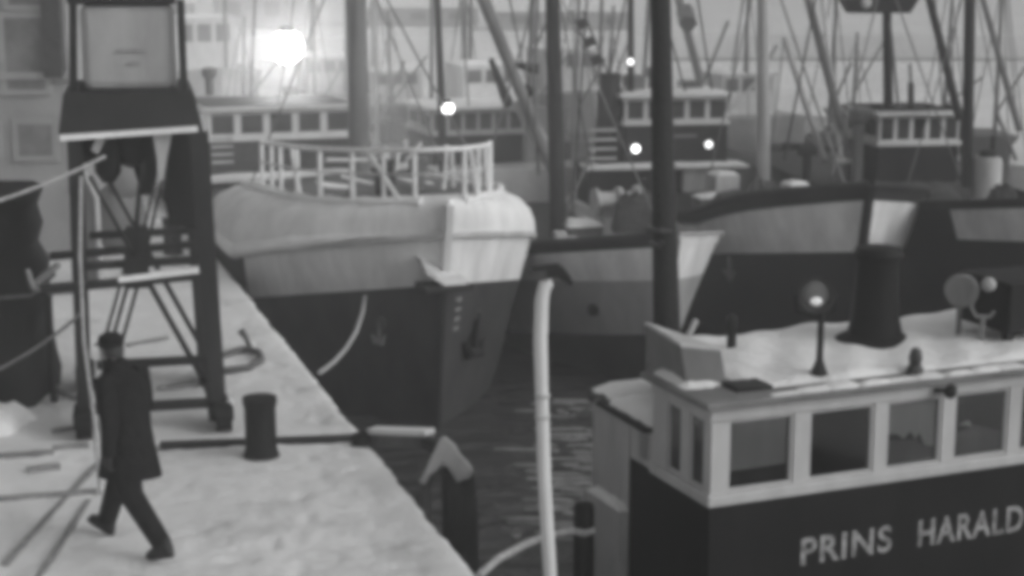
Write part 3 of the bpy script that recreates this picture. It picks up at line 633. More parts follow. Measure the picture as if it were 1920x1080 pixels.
# name
def text(word, x0, x1, zb, zt2):
    cu = bpy.data.curves.new('txt', 'FONT'); cu.body = word; cu.size = 1; cu.extrude = .01; cu.offset = .022; cu.space_character = 1.12
    to = bpy.data.objects.new('txt', cu); COL.objects.link(to); bpy.context.view_layer.update()
    me = bpy.data.meshes.new_from_object(to.evaluated_get(bpy.context.evaluated_depsgraph_get())); bpy.data.objects.remove(to)
    vs = [v.co.copy() for v in me.vertices]; mnx = min(v.x for v in vs); mxx = max(v.x for v in vs); mny = min(v.y for v in vs); mxy = max(v.y for v in vs)
    pts = [(lerp(x0, x1, (v.x - mnx) / (mxx - mnx)), -.004 - (v.z + .01) * .15, lerp(zb, zt2, (v.y - mny) / (mxy - mny))) for v in vs]
    fs = [tuple(p.vertices) for p in me.polygons]
    return pts, fs
for wd, x0, x1 in (('PRINS', .86, 1.75), ('HARALD', 2.02, 3.12)):
    pts, fs = text(wd, x0, x1, -.215, .022); b = MB(H); k = b.add(pts); b.f += [tuple(k + i for i in f) for f in fs]
    b.build('lettering', 'letter', hroot)
# searchlight
sp = H((1.2, .34, 1.28)); s2 = atY(1530, 553, sp.y)
b = MB(); b.lathe(sp, [(.075, 0), (.07, .03), (.045, .1), (.03, .14), (.026, s2.z - sp.z - .12)], 10); po = b.build('searchlight_post', 'dark', hroot, smooth=40)
ax_ = Vector((-.1, -1, .1)).normalized()
b = MB(); b.lathe(s2, [(.04, -.2), (.1, -.17), (.135, -.08), (.15, .02), (.155, .05), (.14, .05), (.125, .0)], 20, ax_); so = b.build('searchlight', 'steel', hroot, smooth=40)
b = MB(); b.ball(s2 + ax_ * .005, .125, .03, .125, 16); b.build('lens', 'mid', so, smooth=80)
b = MB(); b.ball(s2 + ax_ * .035 + Vector((0, 0, -.05)), .05, .015, .035, 12); b.build('lens_glint', 'glint', so, smooth=80)  # faint glow imitating the sky reflected in the searchlight lens
b = MB(); b.tube([s2 + Vector((-.17, 0, 0)), s2 + Vector((-.15, 0, -.14)), s2 + Vector((0, 0, -.185)), s2 + Vector((.15, 0, -.14)), s2 + Vector((.17, 0, 0))], .014, 6); b.build('yoke', 'dark', so)
# ventilator funnel with a brim
v0 = H((2.38, 1.25, 1.28))
b = MB(); b.lathe(v0, [(.36, .0), (.36, .02), (.30, .05), (.25, .08), (.22, .2), (.2, .45), (.19, .72), (.23, .80), (.20, .86), (.03, .88)], 20); b.build('ventilator', 'black', hroot, smooth=40)
b = MB(); b.lathe(H((.95, 1.35, 1.28)), [(.05, 0), (.045, .02), (.04, .2), (.055, .22), (.055, .3), (.03, .34)], 10); b.build('mushroom_vent', 'dark', hroot)
b = MB(); b.lathe(H((1.98, .10, 1.28)), [(.07, 0), (.075, .04), (.05, .08), (.06, .14), (.045, .2), (.02, .22)], 12); b.build('roof_fitting', 'steel', hroot, smooth=40)
b = MB(); p = H((2.18, -.06, 1.16)); b.lathe(p + Vector((.03, -.05, 0)), [(.035, -.05), (.05, -.04), (.055, .04), (.03, .06)], 12, (-.38, -.92, -.1)); b.bar(p + Vector((-.1, -.02, .0)), p + Vector((0, -.04, 0)), .03, .03); b.build('wall_lamp', 'dark', hroot)
# liferaft box, round lamp and bracket
b = MB(H); b.box(3.30, 4.7, .55, 1.3, 1.40, 1.86); b.build('deck_locker', 'black', hroot, bevel=.03)
for xx in (3.36, 4.0, 4.5): MB(H).box(xx, xx + .06, .62, .70, 1.27, 1.399).build('locker_leg', 'dark', hroot)
yq = H((3.0, .7, 0)).y
c1 = atY(1803, 545, yq + .25); b = MB(); b.lathe(c1, [(.02, -.08), (.13, -.07), (.155, -.02), (.155, .03), (.14, .06), (.02, .07)], 22, (-.2, -1, .1)); b.tube([c1 + Vector((0, .03, -.14)), c1 + Vector((.02, .1, -.5))], .025, 6); b.build('round_lamp', 'mid', hroot, smooth=40)
c2 = atY(1850, 545, yq); b = MB(); b.tube([c2 + Vector((-.12, 0, .06)), c2 + Vector((-.125, 0, -.16)), c2 + Vector((-.08, 0, -.235)), c2 + Vector((.04, 0, -.235)), c2 + Vector((.08, 0, -.18))], .018, 6); b.tube([c2 + Vector((-.02, 0, -.23)), c2 + Vector((-.02, 0.02, -.45))], .025, 6)
lb = b.build('lamp_bracket', 'mid', hroot)
MB().ball(c2 + Vector((.01, -.02, .06)), .065).build('bracket_lamp', 'belt', lb, smooth=80)
# mizzen mast behind the wheelhouse
m0 = H((1.5, 3.5, 0))
b = MB(); b.tube([(m0.x + .05, m0.y, -1.2), atY(1249, 560, m0.y), atY(1243, 300, m0.y), atY(1236, -150, m0.y)], [.15, .135, .115, .095], 14); b.build('mast', 'darkwood', hroot, smooth=60)
b = MB(); p = atY(1242, 640, m0.y - .6); b.box(p.x - .14, p.x + .06, p.y, p.y + .25, -1.1, p.z + .05); p = atY(1250, 655, m0.y - .4); b.box(p.x, p.x + .12, p.y, p.y + .2, -1.1, p.z); b.build('mast_bitt', 'mid', hroot, bevel=.02)
b = MB(); b.lathe(atY(1236, 430, m0.y), [(.14, -.03), (.17, 0), (.14, .03)], 12); b.tube([atY(1218, 455, m0.y - .15), atY(1235, 462, m0.y - .16), atY(1243, 452, m0.y - .16)], .03, 6); b.build('mast_band', 'steel', hroot)
b = MB(); b.tube([atY(1305, 600, 17), atY(1290, 632, 16.9)], .035, 6); b.build('boat_hook', 'pale', hroot)

# ------------------------------------------------------------------ crane on the quay
cr = thing('quay_crane', 'dark trestle crane with a pale cab standing on the snowy quay', 'crane', (-3.65, 15.86, 0))
CF = Frame((-3.0, 16.01, 0), math.atan2(.29, 1.29))       # x along the front beam (negative to the far leg), y backwards along the quay
Wd = 1.32; Dp = 1.9
for (x, y, nm) in ((0, 0, 'f'), (-Wd, 0, 'n'), (-.05, Dp, 'r'), (-Wd - .05, Dp, 's')):
    wdt = .17 if nm in 'fr' else .12
    tx = -.10 if nm in 'fr' else .04
    b = MB(CF); b.loft([[(x - wdt / 2, y - .08, .22), (x + wdt / 2, y - .08, .22), (x + wdt / 2, y + .08, .22), (x - wdt / 2, y + .08, .22)],
                        [(x + tx - wdt / 2, y - .08, 3.02), (x + tx + wdt * .6, y - .08, 3.02), (x + tx + wdt * .6, y + .08, 3.02), (x + tx - wdt / 2, y + .08, 3.02)]])
    b.build('leg', 'dark', cr)
    b = MB(CF)
    for yy in (-.14, .14): b.lathe((x + (.05 if nm == 'f' else 0), y + yy * 1.1, .15), [(.02, -.08), (.15, -.08), (.15, .08), (.02, .08)], 14, (1, 0, 0))
    b.box(x - .1, x + (.15 if nm == 'f' else .1), y - .22, y + .2, .12, .27); bg_ = b.build('bogie', 'black', cr)
    if nm in 'fr': MB(CF).lump(x + .09, x + .15, y - .2, y + .16, .262, .32, 6, 4).build('bogie_snow', 'snow', bg_)
for nm, y in (('a', 0), ('b', Dp)):
    MB(CF).bar((-Wd + .08, y, .26), (-.09, y, .26), .1, .09).build('base_beam', 'dark', cr)
    bb = MB(CF).bar((-Wd + .07, y, 1.72), (-.10, y, 1.74), .1, .075).build('cross_beam', 'dark', cr)
    b2_ = MB(CF).bar((-Wd - .35, y - .09, 1.52), (-.10, y - .09, 1.60), .12, .075).build('cross_beam', 'dark', cr)
    if nm == 'a': MB(CF).bar((-.92, y - .09, 1.595), (-.14, y - .09, 1.66), .13, .055).build('beam_snow', 'snow', b2_)
    for o_ in (-.05, .05):
        if o_ < 0 or nm == 'a':
            MB(CF).bar((-Wd + .2 + o_, y + .02, .45), (-.72 + o_, y + .02, 1.72), .035, .05).build('brace', 'dark', cr)
        MB(CF).bar((-.72 + o_, y + .03, 1.72), (-.52 + o_ * 2.2, y + .03, 2.75), .03, .045).build('brace', 'dark', cr)
    MB(CF).bar((-.10, y + .06, .42), (-.74, y + .06, 1.74), .04, .055).build('brace', 'dark', cr)
    MB(CF).bar((-.74, y + .06, 1.74), (-1.15, y + .06, 2.6), .04, .055).build('brace', 'dark', cr)
    MB(CF).box(-.86, -.62, y - .14, y + .13, 1.5, 1.8).build('gusset', 'dark', cr)
for x in (-.05, -Wd): MB(CF).bar((x, .1, .26), (x - .05, Dp - .1, .26), .09, .09).build('base_beam', 'dark', cr)
pf = MB(CF).loft([[(-1.42, -.1, 3.02), (-.04, -.1, 3.02), (-.04, Dp, 3.02), (-1.42, Dp, 3.02)], [(-1.36, .05, 3.42), (-.12, .05, 3.42), (-.12, Dp, 3.42), (-1.36, Dp, 3.42)]]).build('platform', 'dark', cr, bevel=.02)
MB(CF).bar((-1.40, -.13, 3.0), (-.10, -.13, 3.06), .09, .05).build('platform_snow', 'snow', pf)
for k in range(5): MB(CF).lathe((-1.2 + k * .22, .01, 3.2 + .03 * (k % 2)), [(.02, -.02), (.022, .02)], 8, (0, -1, .3)).build('rivet', 'mid', pf)
cb = MB(CF).box(-1.17, -.27, .25, 1.55, 3.422, 4.25).build('cab', 'belt', cr, bevel=.07)
MB(CF).box(-1.29, -.25, .2, 1.6, 4.252, 4.36).build('cab_roof', 'dark', cr, bevel=.02)
MB(CF).box(-1.2, -.3, .25, 1.55, 4.362, 5.0).build('upper_cab', 'dark', cr, bevel=.03)
MB(CF).box(-.85, -.55, .236, .2495, 3.78, 3.82).build('cab_plate', 'platepaint', cb)
MB(CF).box(-.75, -.62, .236, .2495, 3.66, 3.70).build('cab_plate', 'platepaint', cb)
for x in (-1.27, -.21): MB(CF).bar((x, .2, 3.40), (x + (.04 if x < -1 else 0), .2, 4.3), .075, .08).build('cab_post', 'dark', cr)
MB(CF).box(-1.15, -.15, .75, 1.7, 2.62, 3.018).build('machinery_housing', 'dark', cr, bevel=.04)
b = MB(CF); b.lathe((-.98, .35, 2.5), [(.06, 0), (.13, .1), (.13, .4), (.16, .5)], 12); b.box(-1.3, -.98, .3, .6, 2.7, 3.018); b.build('gearbox', 'dark', cr, smooth=40)
MB(CF).loft([[(-.40, .3, 2.05), (-.12, .3, 2.0), (-.12, .8, 2.0), (-.40, .8, 2.05)], [(-.46, .3, 2.4), (-.1, .3, 2.4), (-.1, .8, 2.4), (-.46, .8, 2.4)], [(-.38, .3, 3.018), (-.08, .3, 3.018), (-.08, .8, 3.018), (-.38, .8, 3.018)]]).build('counterweight', 'dark', cr, bevel=.03)
b = MB(CF); b.lathe((-.72, .5, 2.62), [(.05, 0), (.2, .06), (.24, .2), (.24, .38), (.05, .4)], 14); b.build('winch_drum', 'dark', cr, smooth=40)
b = MB(CF); b.lathe((-.62, .45, 2.35), [(.04, 0), (.10, .2), (.14, .4), (.13, .66)], 14); b.build('hopper', 'dark', cr, smooth=40)
b = MB(CF); b.loft([[(-.50, .02, 2.45), (-.46, .02, 2.45), (-.46, .06, 2.45), (-.50, .06, 2.45)], [(-.50, -.02, 2.75), (-.41, -.02, 2.75), (-.41, .06, 2.75), (-.50, .06, 2.75)], [(-.53, -.05, 3.0), (-.35, -.05, 3.0), (-.35, .08, 3.0), (-.53, .08, 3.0)]]); b.build('chute', 'pale', cr)
b = MB(CF); b.loft([[(-1.12, 0, 2.86), (-1.06, 0, 2.82), (-1.06, .06, 2.82), (-1.12, .06, 2.86)], [(-1.06, 0, 3.0), (-.96, 0, 3.0), (-.96, .06, 3.0), (-1.06, .06, 3.0)]]); b.build('chute', 'pale', cr)
# ropes
def rope(name, label, pts, r, m='rope', cat='rope', group=None):
    return tag(MB().tube(pts, r, 6).build(name, m, smooth=80), label, cat, group)
rope('rope', 'pale rope hanging from the crane down to the snow beside the man', [atY(152, 330, 15.4), atY(150, 480, 15.2), atY(157, 640, 15.0), atY(176, 780, 14.6), onz(188, 925, .03)], .017)
rope('rope', 'pale taut rope running from the crane platform up over the dark tarpaulin', sag(atY(-30, 385, 14.6), atY(197, 293, 15.5), .03), .017)
rope('rope', 'slack rope slanting across the tarpaulin stack to the crane leg', sag(atY(-30, 705, 13.6), atY(152, 588, 15.4), .05), .016, 'darkrope')
_ps = on_hull(A, -1, 684, 556, .2, 5); _pe = onz(599, 699, -.02)
rope('mooring_line', 'mooring line curving from the large bow to the quay edge', [atY(x, y, lerp(_ps.y - .06, _pe.y, k)) for x, y, k in ((684, 556, 0), (680, 585, .15), (668, 622, .38), (650, 652, .6), (628, 677, .8), (611, 691, .92), (599, 699, 1))], .03)
rope('mooring_line', 'thick pale mooring rope curving across the water to the black pile', [onz(898, 1080, -.02), atY(935, 1047, 12.3), atY(985, 1020, 12.7), atY(1030, 1003, 12.9), atY(1078, 994, 12.95)], .033)
rope('mooring_line', 'ragged line looping from the white pole to the near boat roof', sag(atY(1018, 775, 12.0), H((.05, 2.1, .8)), .1), .016, 'wood')
# ------------------------------------------------------------------ quay furniture
def bollard(p, r, h, label):
    o = thing('bollard', label, 'bollard', p, 0, 'bollards on the quay')
    b = MB(); b.lathe(p, [(r * 1.05, -.02), (r * 1.0, .05), (r * .92, .12), (r * .92, h - .12), (r * 1.02, h - .06), (r * 1.02, h - .01), (r * .6, h)], 20); b.build('post', 'black', o, smooth=40)
    b = MB(); b.lathe(p, [(r * 1.12, -.02), (r * 1.12, .02), (r * .9, .03)], 20); b.build('base_plate', 'steel', o)
    return o
bollard(onz(490, 856, 0), .162, .60, 'thick black iron bollard on the snow beside the crane wheel')
bollard(onz(325, 478, 0), .16, .62, 'distant dark bollard seen between the crane legs')
bollard(onz(676, 836, 0), .09, .10, 'low dark mooring ring stub at the quay edge')
o = thing('hose', 'loop of dark hose with a raised stub lying on the snow behind the bollard', 'hose', onz(450, 680, 0))
lp_ = [(380, 690), (420, 695), (465, 690), (490, 675), (485, 660), (455, 655), (410, 668), (385, 676)]
MB().tube([onz(x, y, .05) for x, y in lp_], .045, 8).build('loop', 'darkrope', o, smooth=80)
MB().tube([onz(470, 655, .05), onz(470, 655, .0) + Vector((-.06, 0, .16)), onz(470, 655, 0) + Vector((-.12, .02, .24))], [.035, .035, .05], 8).build('stub', 'darkrope', o)
def plank(label, p, q, wd_=.12, m='track', z=.0, name='plank', cat='plank', group='planks and rails lying in the snow'):
    return tag(MB().bar(onz(*p, z), onz(*q, z), wd_, .08).build(name, m), label, cat, group)
plank('dark rail slanting through the snow below the rope end, outer of the pair', (10, 1062), (186, 872), .055, 'track', name='rail', cat='rail', z=-.015)
plank('dark rail slanting through the snow behind the man, inner of the pair', (66, 1100), (166, 944), .055, 'track', name='rail', cat='rail', z=-.015)
plank('long timber lying level in the snow across both slanting rails', (-20, 942), (182, 926), .09)
plank('short timber half buried in snow beside the tarpaulin stack', (-10, 860), (102, 852), .10)
plank('small plank end poking from the snow above the long timber', (52, 884), (112, 876), .08)
plank('short board lying in the snow by the outer crane wheel', (100, 845), (165, 838), .1)
plank('thin board lying at the foot of the outer crane leg', (98, 812), (150, 806), .08)
plank('stick leaning in the snow near the slack rope', (105, 735), (150, 752), .05)
plank('board in the snow behind the man between the crane wheels', (240, 650), (315, 636), .07)
plank('board in the snow under the rear crane beam', (298, 732), (366, 722), .1)
tb = thing('timber_beam', 'long dark timber laid across the quay and out over the edge to the pile', 'timber', onz(500, 835, 0))
MB().bar(onz(300, 838, .01), onz(698, 823, .01), .14, .08).build('beam', 'darkwood', tb)
e0 = onz(698, 822, .03); e1 = atY(806, 826, 15.0)
cp = MB().bar(e0, e1, .16, .12).build('outer_end', 'wood', tb); MB().bar(e0 + Vector((0, 0, .085)), e1 + Vector((0, 0, .085)), .15, .05).build('beam_snow', 'snow', cp)
# fender piles
fp = thing('fender_pile', 'dark timber pile with a leaning snow cap rising beside the quay edge', 'pile', (-.47, 14.5, -2))
pb = atY(862, 900, 14.5)
MB().tube([(-.45, 14.5, -4.5), (pb.x, 14.5, pb.z - .25), (pb.x - .02, 14.5, pb.z + .1)], [.17, .165, .15], 14).build('post', 'darkwood', fp, smooth=50)
out = [(784, 906), (798, 880), (806, 862), (817, 838), (824, 822), (833, 817), (841, 825), (852, 834), (862, 852), (876, 866), (887, 882), (881, 897), (868, 900), (858, 907), (849, 893), (838, 876), (829, 870), (818, 884), (806, 892), (797, 910)]
b = MB(); b.loft([[atY(x, y, 14.3) for x, y in out], [atY(x, y, 14.24) * .5 + atY(838, 866, 14.24) * .5 for x, y in out]]); rings_ = [[atY(x, y, 14.3) for x, y in out], [atY(x + 2, y - 1, 14.62) for x, y in out]]; b = MB().loft(rings_)
cap_ = b.build('snow_cap', 'pale', fp, smooth=75, bevel=.05)
MB().tube([atY(800, 1000, 14.5) + Vector((0, 0, -1.2)), atY(797, 912, 14.48), atY(832, 840, 14.46)], .055, 8).build('raker', 'wood', fp)
MB().tube([atY(800, 830, 14.9), atY(832, 845, 14.6)], .07, 8).build('strut', 'darkwood', fp)
mpile = thing('mooring_pile', 'black square-topped mooring pile between the pale rope and the near boat', 'pile', (.60, 13.1, -2))
tp = atY(1095, 945, 13.1); MB().tube([(tp.x + .03, 13.1, -4.5), (tp.x, 13.1, tp.z - .06), (tp.x, 13.1, tp.z)], [.1, .088, .08], 12).build('post', 'black', mpile, smooth=50)
MB().tube([atY(1078, 996, 13.02), atY(1095, 1000, 13.0), atY(1114, 994, 13.05)], .03, 6).build('rope_turn', 'rope', mpile)
# white pole
wp = thing('white_pole', 'slim white pole with a hooked tip standing in the water off the quay', 'pole', (.25, 11.6, -2))
MB().tube([(.3, 11.6, -4), atY(1032, 1090, 11.6), atY(1021, 900, 11.6), atY(1016, 740, 11.6), atY(1013, 640, 11.6), atY(1016, 560, 11.6), atY(1022, 535, 11.6), atY(1036, 530, 11.6)], [.05, .05, .048, .048, .052, .05, .05, .03], 12).build('shaft', 'white', wp, smooth=60)
for yy in (742, 782): MB().lathe(atY(1017, yy, 11.6), [(.045, -.02), (.058, -.012), (.058, .012), (.045, .02)], 14).build('collar', 'pale', wp)
# tarpaulin stack at the left edge
ts_ = thing('cargo_stack', 'tall dark tarpaulin-covered cargo stack with snow at its foot', 'cargo', (-5.5, 17.0, 0))
b = MB(); rings = []
for k in range(12):
    z = 2.25 * k / 11; wv = 1.0 + .05 * math.sin(k * 2.1) - (.18 if k > 9 else 0); x1_ = -5.10 + .03 * math.sin(k * 1.3) - .012 * k
    rings.append([(x1_ - 2 * wv, 16.6 - .05 * math.sin(k), z), (x1_ - .25, 16.55 + .06 * math.sin(k * 1.9), z), (x1_, 16.8, z), (x1_ + .04 * math.sin(k * 3), 17.8, z), (x1_ - .2, 18.2, z), (x1_ - 2 * wv, 18.2, z)])
b.loft(rings); b.build('tarpaulin', 'black', ts_, smooth=50)
MB().tube([(-6.3, 16.5, 1.3), (-5.3, 16.48, 1.25), (-5.06, 16.75, 1.22), (-5.1, 17.8, 1.25)], .02, 6).build('lashing', 'darkrope', ts_)
sh = tag(MB().lump(-5.95, -4.98, 15.6, 16.45, -.02, .22, 10, 8).build('snow_heap', 'snow', smooth=60), 'small heap of shovelled snow before the tarpaulin stack', 'snow heap')
# pale pointed board & gear seen behind the crane
pbx = thing('timber_board', 'pale pointed upright board standing behind the outer crane leg', 'board', onz(166, 535, 0))
b0 = onz(166, 535, 0); top = atY(165, 325, b0.y)
for nm, mm, gx, gy in (('board', 'mid', .17, 0), ):
    b = MB(); out = [(-gx, 0), (gx, 0), (gx, top.z * .78), (0.02, top.z), (-gx, top.z * .8)]
    b.loft([[b0 + Vector((x, 0, z)) for x, z in out], [b0 + Vector((x, .12, z)) for x, z in out]]); b.build('board', 'mid', pbx)
for pts in (((-.19, 0), (-.19, top.z * .8), (.02, top.z + .03)), ((.19, 0), (.19, top.z * .78), (.02, top.z + .03))):
    MB().tube([b0 + Vector((x, -.03, z)) for x, z in pts], .04, 6).build('rim', 'pale', pbx)
hk = thing('pipe_bend', 'pale bent pipe resting at the crane side beam near the tarpaulin', 'pipe', onz(95, 560, 0))
MB().tube([atY(50, 505, 17.0), atY(62, 540, 17.0), atY(90, 548, 17.0), atY(150, 545, 16.6)], .035, 8).build('pipe', 'pale', hk, smooth=60)
MB().tube([atY(68, 530, 17.1), atY(110, 495, 17.1)], .035, 8).build('arm', 'pale', hk)
p = atY(90, 548, 17.0); MB().tube([(p.x, p.y, p.z), (p.x, p.y, 0)], .04, 8).build('prop', 'dark', hk)
nb = thing('net_bundle', 'grey net bundle piled behind the crane legs', 'net', onz(230, 470, 0))
b = MB(); c0 = onz(228, 470, 0); b.ball(c0 + Vector((0, 0, .55)), .45, .4, .62, 12); b.ball(c0 + Vector((.1, -.1, 1.15)), .28, .26, .35, 10); b.build('bundle', 'mid', nb, smooth=80)

# ------------------------------------------------------------------ warehouse behind the crane
wh_ = thing('warehouse', 'pale rendered warehouse with tall windows behind the crane', 'building', (-9, 27, 0))
W0, W1, WY = -14.0, -7.05, 26.0
WF = Frame((0, 0, 0), 0)
MB().box(W0, W1, WY, WY + 4.5, -.05, 9).build('wall', 'facade', wh_)
def wwin(x0, y0, x1, y1):
    a_, c_ = atY(x0, y1, WY), atY(x1, y0, WY)
    f = window(WORLD, wh_, lambda u, dd, z: (u, WY - dd, z), a_.x, c_.x, a_.z, c_.z, .06, 'palepane', .058, 'facade', .09)
    xm = (a_.x + c_.x) / 2; zm = (a_.z + c_.z) / 2
    b = MB(); b.box(xm - .02, xm + .02, WY - .05, WY - .0605 + .03, a_.z + .09, c_.z - .09); b.build('mullion', 'facade', f)
wwin(8, -120, 88, 20); wwin(6, 22, 90, 178); wwin(28, 222, 108, 302); wwin(-90, 22, -15, 178); wwin(-80, 222, 0, 302)
dp = atY(102, 100, WY); MB().box(dp.x - .14, dp.x + .16, WY - .16, WY - .003, 2.9, 8.9).build('downpipe', 'steel', wh_)
MB().box(W0 - .1, W1 + .1, WY - .1, WY - .004, 2.86, 2.98).build('string_course', 'facade', wh_)
MB().loft([[(W0 - .3, WY - .4, 9), (W1 + .3, WY - .4, 9), (W1 + .3, WY + 4.9, 9), (W0 - .3, WY + 4.9, 9)], [(W0 - .3, WY + 2.1, 11.6), (W1 + .3, WY + 2.1, 11.6), (W1 + .3, WY + 2.4, 11.6), (W0 - .3, WY + 2.4, 11.6)]]).build('roof', 'snow', wh_)

# ------------------------------------------------------------------ deck clutter on B / C / D foredecks
def heap(label, px, py, Y, w_, d_, h_, m='net', seed=1, name='net_heap', cat='net'):
    p = atY(px, py, Y); o = tag(MB().lump(p.x - w_ / 2, p.x + w_ / 2, Y - d_ / 2, Y + d_ / 2, p.z - .35, p.z + h_, 11, seed).build(name, m, smooth=70), label, cat); return o
NG = 'gear heaped on the foredecks'
for a_ in (('dark net heap on the foredeck at the foot of the thick mast', 1200, 395, 28.5, 1.0, .8, .35, 'net', 2),
           ('dark net heap under the lit wheelhouse front', 1375, 385, 30.0, 1.0, .8, .30, 'net', 5),
           ('dark mound of nets beside the T-shaped post', 1560, 372, 28.6, 1.3, .8, .16, 'net', 6),
           ('brown net pile at the pale mast foot', 1430, 375, 30.4, .7, .7, .42, 'darkrope', 7),
           ('low net heap before the tall white-windowed wheelhouse', 1740, 352, 28.5, 1.2, .7, .12, 'net', 8),
           ('dark coil heap at the bow beside the white funnel', 1880, 365, 27.5, .5, .5, .2, 'net', 9)):
    o = heap(*a_); o['group'] = NG
def crate(label, px, py, Y, w_, h_, d_, m):
    p = atY(px, py, Y); o = thing('fish_crate', label, 'crate', (p.x, Y, p.z), .3, 'crates on the foredecks')
    f = Frame((p.x, Y, 0), .3)
    MB(f).box(-w_ / 2, w_ / 2, -d_ / 2, d_ / 2, p.z - .2, p.z + h_).build('box', m, o, bevel=.02)
    MB(f).lump(-w_ / 2, w_ / 2, -d_ / 2, d_ / 2, p.z + h_ - .002, p.z + h_ + .07, 7, 3).build('snow', 'snow', o, smooth=60)
crate('pale snow-topped crate below the T-shaped post', 1490, 365, 29.4, .42, .2, .4, 'pale')
crate('snow-topped box under the wheelhouse with two lit lamps', 1355, 350, 31.5, .5, .25, .5, 'pale')
crate('small snowy crate near the bending boom foot', 1585, 322, 31.5, .35, .2, .4, 'mid')
crate('pale crate behind the curved black bulwark', 1345, 395, 30.8, .9, .28, .5, 'mid')

# ------------------------------------------------------------------ far harbour
def shed(x0, x1, Y, zb, zt, dpth, label, roofh=1.5, m='faded'):
    o = thing('harbour_shed', label, 'building', ((x0 + x1) / 2, Y, zb), 0, 'sheds on the far quay')
    MB().box(x0, x1, Y, Y + dpth, zb, zt).build('wall', m, o)
    MB().loft([[(x0 - .4, Y - .5, zt), (x1 + .4, Y - .5, zt), (x1 + .4, Y + dpth + .5, zt), (x0 - .4, Y + dpth + .5, zt)], [(x0 - .4, Y + dpth / 2 - .1, zt + roofh), (x1 + .4, Y + dpth / 2 - .1, zt + roofh), (x1 + .4, Y + dpth / 2 + .1, zt + roofh), (x0 - .4, Y + dpth / 2 + .1, zt + roofh)]]).build('roof', 'snow', o)
    nw = max(1, int((x1 - x0) / 3))
    for k in range(nw):
        xa = lerp(x0, x1, (k + .3) / nw); xb = lerp(x0, x1, (k + .7) / nw); zz = lerp(zb, zt, .35); z2 = lerp(zb, zt, .75)
        MB().box(xa, xb, Y - .06, Y - .003, zz, z2).build('window', 'fardark', o)
struct(MB().box(-120, 11.5, 118, 122.9, -5, -.25).build('far_quay', 'mist'))
struct(MB().box(-160, 160, 123, 420, -5, -.3).build('far_shore', 'mist'))
hl = grid(WORLD, -500, 500, 420, 900, 30, 10, lambda x, y, i, j: (x, y, -3 + 70 * (j / 10) ** 1.2 * (.6 + .4 * math.sin(i * .7) * math.cos(j + i * .3)))).build('hill', 'mist', smooth=60); struct(hl)
shed(-30.5, -26.2, 128, -.3, 1.9, 8, 'grey far shed with a snowy roof beyond the warehouse')
shed(-24.5, -18, 135, -.3, 2.6, 9, 'wide pale far shed behind the bright floodlight', 1.2)
shed(-13, -3, 140, -.3, 1.3, 9, 'long low far shed with a snowy roof beyond the masts', 1.4)
shed(-1.2, 9.5, 131, -.3, 1.2, 8, 'low far shed at the end of the opposite quay', 1.3)
def far_boat(label, px, py, Y, w_, h_, mast, dark):
    p = atY(px, py, Y); f = Frame((p.x, Y, 0), QROT); o = thing('moored_boat', label, 'boat', (p.x, Y, -2), QROT, 'small boats moored farther out')
    b = MB(f); b.loft([[(-.03, -2.6, p.z), (.03, -2.6, p.z), (.02, -2.3, -2.2), (-.02, -2.3, -2.2)], [(-w_ * .42, -1.2, p.z - .2), (w_ * .42, -1.2, p.z - .2), (w_ * .3, -1.2, -2.2), (-w_ * .3, -1.2, -2.2)], [(-w_ / 2, 1, p.z - .35), (w_ / 2, 1, p.z - .35), (w_ * .4, 1, -2.2), (-w_ * .4, 1, -2.2)], [(-w_ * .4, 6, p.z - .3), (w_ * .4, 6, p.z - .3), (w_ * .3, 6, -2.2), (-w_ * .3, 6, -2.2)]]); b.build('hull', 'fardark' if dark else 'faded', o)
    MB(f).box(-w_ * .3, w_ * .3, 2, 4.4, p.z - .4, p.z + h_).build('wheelhouse', 'pale', o); 
    for k in range(3): MB(f).box(-w_ * .26 + k * w_ * .18, -w_ * .26 + k * w_ * .18 + w_ * .13, 1.95, 1.998, p.z + h_ * .45, p.z + h_ * .85).build('window', 'fardark', o)
    MB(f).lump(-w_ * .33, w_ * .33, 1.9, 4.5, p.z + h_ - .01, p.z + h_ + .12, 6, 4).build('roof_snow', 'snow', o)
    for x_, y_, l_ in mast: MB(f).tube([(x_, y_, p.z - .4), (x_ + .1, y_, p.z + l_)], [.09, .06], 6).build('mast', 'fardark', o)
far_boat('hazy grey boat with two masts beyond the floodlight', 640, 165, 68, 3.6, 1.2, ((.2, 0, 6), (-.3, 5, 5)), False)
far_boat('hazy boat with a slim dark mast behind the round lamp', 770, 185, 66, 3.4, 1.0, ((1.0, .5, 7), (-.5, 4.8, 4)), True)
far_boat('hazy dark boat in the gap beside the pale boom', 960, 190, 54, 3.6, 1.1, ((.6, 0, 5), (0, 5, 5)), True)
far_boat('pale hazy boat far off beyond the lit wheelhouse', 1110, 160, 62, 4.0, 1.3, ((.3, 0, 6), (-.6, 5.4, 6)), False)
far_boat('hazy boat at the crane side below the snowy sheds', 400, 120, 66, 4.2, 1.8, ((.5, 0, 6), (-1.2, 3, 5)), False)
far_boat('faint boat half lost in haze beyond the pale mast', 1450, 205, 60, 3.8, 1.2, ((-.5, 0, 5),), False)
